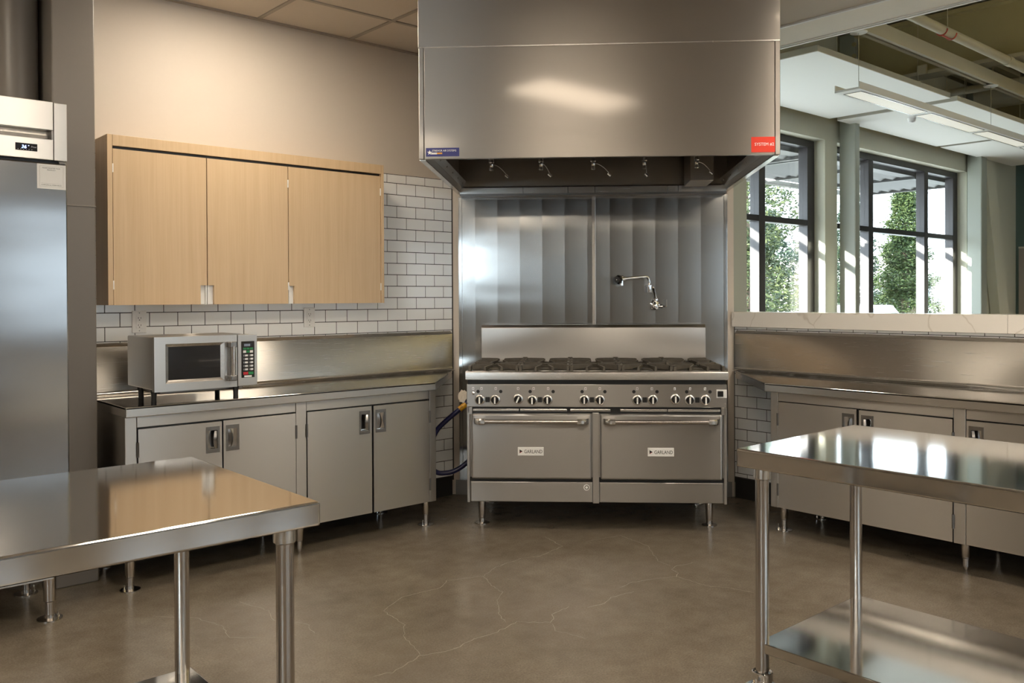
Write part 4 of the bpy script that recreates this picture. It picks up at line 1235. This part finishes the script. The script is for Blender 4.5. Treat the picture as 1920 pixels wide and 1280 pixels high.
# girders of the roof
for ug, lab in ((5.26, 'olive painted deep steel girder above the first hall window pier'), (8.7, 'olive painted deep steel girder at the far hall columns')):
    g = thing('steel_girder', (ug, 4.5, 3.57), lab, 'girder', 'roof girders of the hall')
    part('web', MB().box(ug - .008, ug + .008, .225, 9.45, 3.60, 4.10), 'girder_paint', g, smooth=False)
    part('top_flange', MB().box(ug - .10, ug + .10, .225, 9.45, 4.10, 4.14), 'girder_paint', g, smooth=False)
    part('bottom_flange', MB().box(ug - .10, ug + .10, .225, 9.45, 3.565, 3.60), 'pipe_paint', g, smooth=False)
    for k in range(4):
        for uu in (-.09, .09):
            part('bolt_head', MB().cyl((ug + uu - .03, .235, 3.66 + k * .12), (ug + uu - .012, .235, 3.66 + k * .12), .024, n=8), 'girder_paint', g)
    for v in (.95, 2.05):
        part('brace_lug', MB().box(ug - .125, ug - .10, v - .05, v + .05, 3.56, 3.66), 'pipe_paint', g, bevel=.01)
for k, (u, z) in enumerate(((6.5, 3.88), (7.5, 3.86))):
    single('cross_pipe', MB().cyl((u, .1, z), (u, 9.4, z), .045, n=14), 'pipe_paint', 'beige %s crossing the hall under the deck' % ('pipe just beyond the first girder' if k == 0 else 'pipe midway between the two girders'), 'pipe')
dct = thing('round_duct', (8.0, 4.5, 3.5), 'beige round duct high in the far part of the hall', 'duct')
part('duct_tube', MB().cyl((8.0, .4, 3.85), (8.0, 9.3, 3.85), .16, n=24), 'pipe_paint', dct)
for v in (1.6, 3.0, 4.4, 5.8):
    part('duct_joint', MB().cyl((8.0, v - .02, 3.85), (8.0, v + .02, 3.85), .168, n=24), 'pipe_paint', dct)
single('flexible_conduit', MB().tube(smoothp([(6.3, 1.90, 3.60), (6.6, 2.0, 3.58), (6.95, 2.3, 3.66), (7.1, 2.7, 3.80)]), .018, 8), 'pipe_paint', 'curving beige conduit beside the strut channel', 'conduit')

# ================================================================== OUTDOORS
gr = struct('ground', MB().box(-60, 90, -90, -.3, -.35, -.25), 'asphalt')
struct('lawn', MB().box(6, 60, -13, -6.5, -.25, -.23), 'grass')
# sun canopies over the windows; the first stretched on, unseen, to shade the jamb
for ci, (u0, u1, lab) in enumerate(((-3.5, 5.1, 'dark metal sun canopy outside the window nearest the kitchen'), (5.15, 9.0, 'dark metal sun canopy outside the farther hall window'))):
    t = thing('sun_canopy', ((u0 + u1) / 2, -1.0, 2.9), lab, 'canopy', 'slatted canopies outside')
    part('fascia_beam', MB().box(u0, u1, -1.78, -1.70, 2.86, 2.92), 'canopy_metal', t, smooth=False)
    part('wall_beam', MB().box(u0, u1, -.42, -.254, 2.90, 2.98), 'canopy_metal', t, smooth=False)
    for k in range(4):
        u = u0 + .04 + k * (u1 - u0 - .08) / 3
        part('outrigger', MB().box(u - .03, u + .03, -1.70, -.254, 2.87, 2.97), 'canopy_metal', t, smooth=False)
    n = 7
    for k in range(n):
        v = -1.44 + k * .165
        sb_ = MB()
        sb_.loft([[(u0 + .05, v - .083, 2.885), (u0 + .05, v + .083, 2.945), (u0 + .05, v + .083, 2.953), (u0 + .05, v - .083, 2.893)], [(u1 - .05, v - .083, 2.885), (u1 - .05, v + .083, 2.945), (u1 - .05, v + .083, 2.953), (u1 - .05, v - .083, 2.893)]])
        part('slat', sb_, 'canopy_metal', t, smooth=False)
def tree(u, v, h, r, label, leaf, n, cat='tree', conifer=True, seed=1, base=.4, size=.16):
    rr = random.Random(seed)
    t = thing('conifer_tree' if conifer else 'leafy_tree', (u, v, -.25), label, cat, 'trees beyond the windows')
    part('trunk', MB().tube([(u, v, -.25), (u + .05, v, h * .4), (u, v, h * .92)], [.16, .12, .03], 8), 'bark', t)
    b = MB()
    def spray(c, sz, k):
        for _ in range(k):
            d = Vector((rr.gauss(0, 1), rr.gauss(0, 1), rr.gauss(0, .6)))
            p = c + d * sz * .75
            a = Vector((rr.gauss(0, 1), rr.gauss(0, 1), rr.gauss(0, .5))).normalized()
            q = a.cross(Vector((rr.gauss(0, 1), rr.gauss(0, 1), rr.gauss(0, 1)))).normalized()
            L = sz * rr.uniform(.3, .62); w = L * .32
            vs = b.pts([tuple(p - a * L), tuple(p - q * w), tuple(p + a * L), tuple(p + q * w)])
            b.bm.faces.new(vs)
    for i in range(n):
        f = rr.random()
        if conifer:
            z = base + (h - base) * f
            prof = r * ((1 - f) ** .75) * (.85 + .3 * math.sin(f * 34 + seed) * (1 - f * .5)) + .10
        else:
            z = base + (h - base) * f
            prof = r * math.sqrt(max(.02, 1 - (2 * f - .95) ** 2)) * (.75 + .35 * math.sin(f * 17 + seed * 2))
        a = rr.uniform(0, 2 * math.pi); q = prof * (rr.random() ** .45)
        spray(Vector((u + q * math.cos(a), v + q * math.sin(a), z + (-.12 * q if conifer else 0))), size * rr.uniform(.8, 1.4), 13)
    part('foliage', b, leaf, t, smooth=False)
tree(28.6, -10, 5.7, 1.35, 'tall pointed conifer seen through the middle pane of the far window', 'leaf_conifer', 2200, seed=3, base=.3, size=.13)
tree(34.2, -15, 6.0, 2.0, 'darker conifer left of the tall pointed one', 'leaf_dark', 1500, seed=5, base=.3, size=.16)
tree(31.6, -11.5, 4.1, 1.0, 'slim small conifer right of the tall pointed one', 'leaf_dark', 500, seed=8, base=.2, size=.15)
tree(14.3, -7.3, 5.3, 1.7, 'leafy tree filling the left pane of the window nearest the kitchen', 'leaf_broad', 2000, conifer=False, seed=11, base=-.2, size=.12)
tree(19.5, -10.2, 3.9, 1.5, 'blue-green leafy tree in the pane nearest the kitchen pier', 'leaf_dark', 1300, conifer=False, seed=14, base=-.2, size=.13)
tree(24.6, -11.2, 4.3, .8, 'thin leafy tree at the right side of the window nearest the kitchen', 'leaf_broad', 450, conifer=False, seed=17, base=.2, size=.15)
for k, (u, v, w, lab) in enumerate(((23.6, -8.8, 1.1, 'low hedge bush below the darker conifer'), (26.4, -7.9, 1.1, 'low hedge bush in front of the tall pointed conifer'))):
    rr = random.Random(40 + k)
    t = thing('hedge_bush', (u, v, -.25), lab, 'bush', 'bushes beyond the windows')
    b = MB()
    for i in range(260):
        a = rr.uniform(0, 2 * math.pi); q = w * rr.random() ** .5; z = -.25 + 1.0 * rr.random() * (1 - .5 * (q / w) ** 2)
        p = Vector((u + q * math.cos(a), v + q * math.sin(a) * .6, z)); d = Vector((rr.gauss(0, 1), rr.gauss(0, 1), rr.gauss(0, 1))).normalized(); e = d.cross(Vector((0, .3, 1))).normalized()
        b.bm.faces.new(b.pts([tuple(p - d * .14), tuple(p - e * .06), tuple(p + d * .14), tuple(p + e * .06)]))
    part('foliage', b, 'leaf_broad', t, smooth=False)
# pale building across the street
bd = thing('pale_building', (46, -17, -.25), 'pale stucco building across the street at far right', 'building')
part('wall', MB().box(40, 60, -24, -16, -.25, 3.4), 'stucco', bd, smooth=False)
part('roof_slab', MB().box(39.7, 60.3, -24.3, -15.7, 3.4, 3.65), 'stucco', bd, smooth=False)
part('wing_wall', MB().box(36.8, 40, -22, -17, -.25, 2.2), 'stucco', bd, smooth=False)
for i in range(6):
    w_ = part('window', MB().box(41.2 + i * 2.6, 42.2 + i * 2.6, -16.02, -15.95, .8, 2.4), 'white_metal', bd, smooth=False)
    part('pane', MB().box(41.3 + i * 2.6, 42.1 + i * 2.6, -15.98, -15.94, .9, 2.3), 'window_dark', w_, smooth=False)
for k in range(2):
    w_ = part('window', MB().box(39.95 - .06, 40.0, -18.0 - k * 2, -17.2 - k * 2, 2.3, 3.1), 'white_metal', bd, smooth=False)
    part('pane', MB().box(39.86, 39.9, -17.9 - k * 2, -17.3 - k * 2, 2.36, 3.04), 'window_dark', w_, smooth=False)
# parked car at the kerb
car = thing('parked_car', (20.0, -7.6, -.25), 'silver parked car low in the window nearest the kitchen', 'car')
b = MB()
b.prism_y([(17.9, .05), (18.0, .45), (18.5, .60), (19.1, .66), (19.6, 1.08), (20.9, 1.10), (21.6, .70), (22.0, .62), (22.1, .1), (21.9, .0), (18.1, .0)], -8.4, -6.8)
part('car_body', b, 'car_paint', car, bevel=.05)
b = MB(); b.prism_y([(19.25, .70), (19.68, 1.02), (20.85, 1.04), (21.35, .72)], -6.82, -6.78)
part('car_glass', b, 'window_dark', car, smooth=False)
for u in (18.7, 21.3):
    for v in (-8.35, -6.95):
        part('wheel', MB().lathe_y((u, v - .08, .05), [(.2, 0), (.3, .02), (.3, .16), (.2, .18)], 20), 'rubber', car)
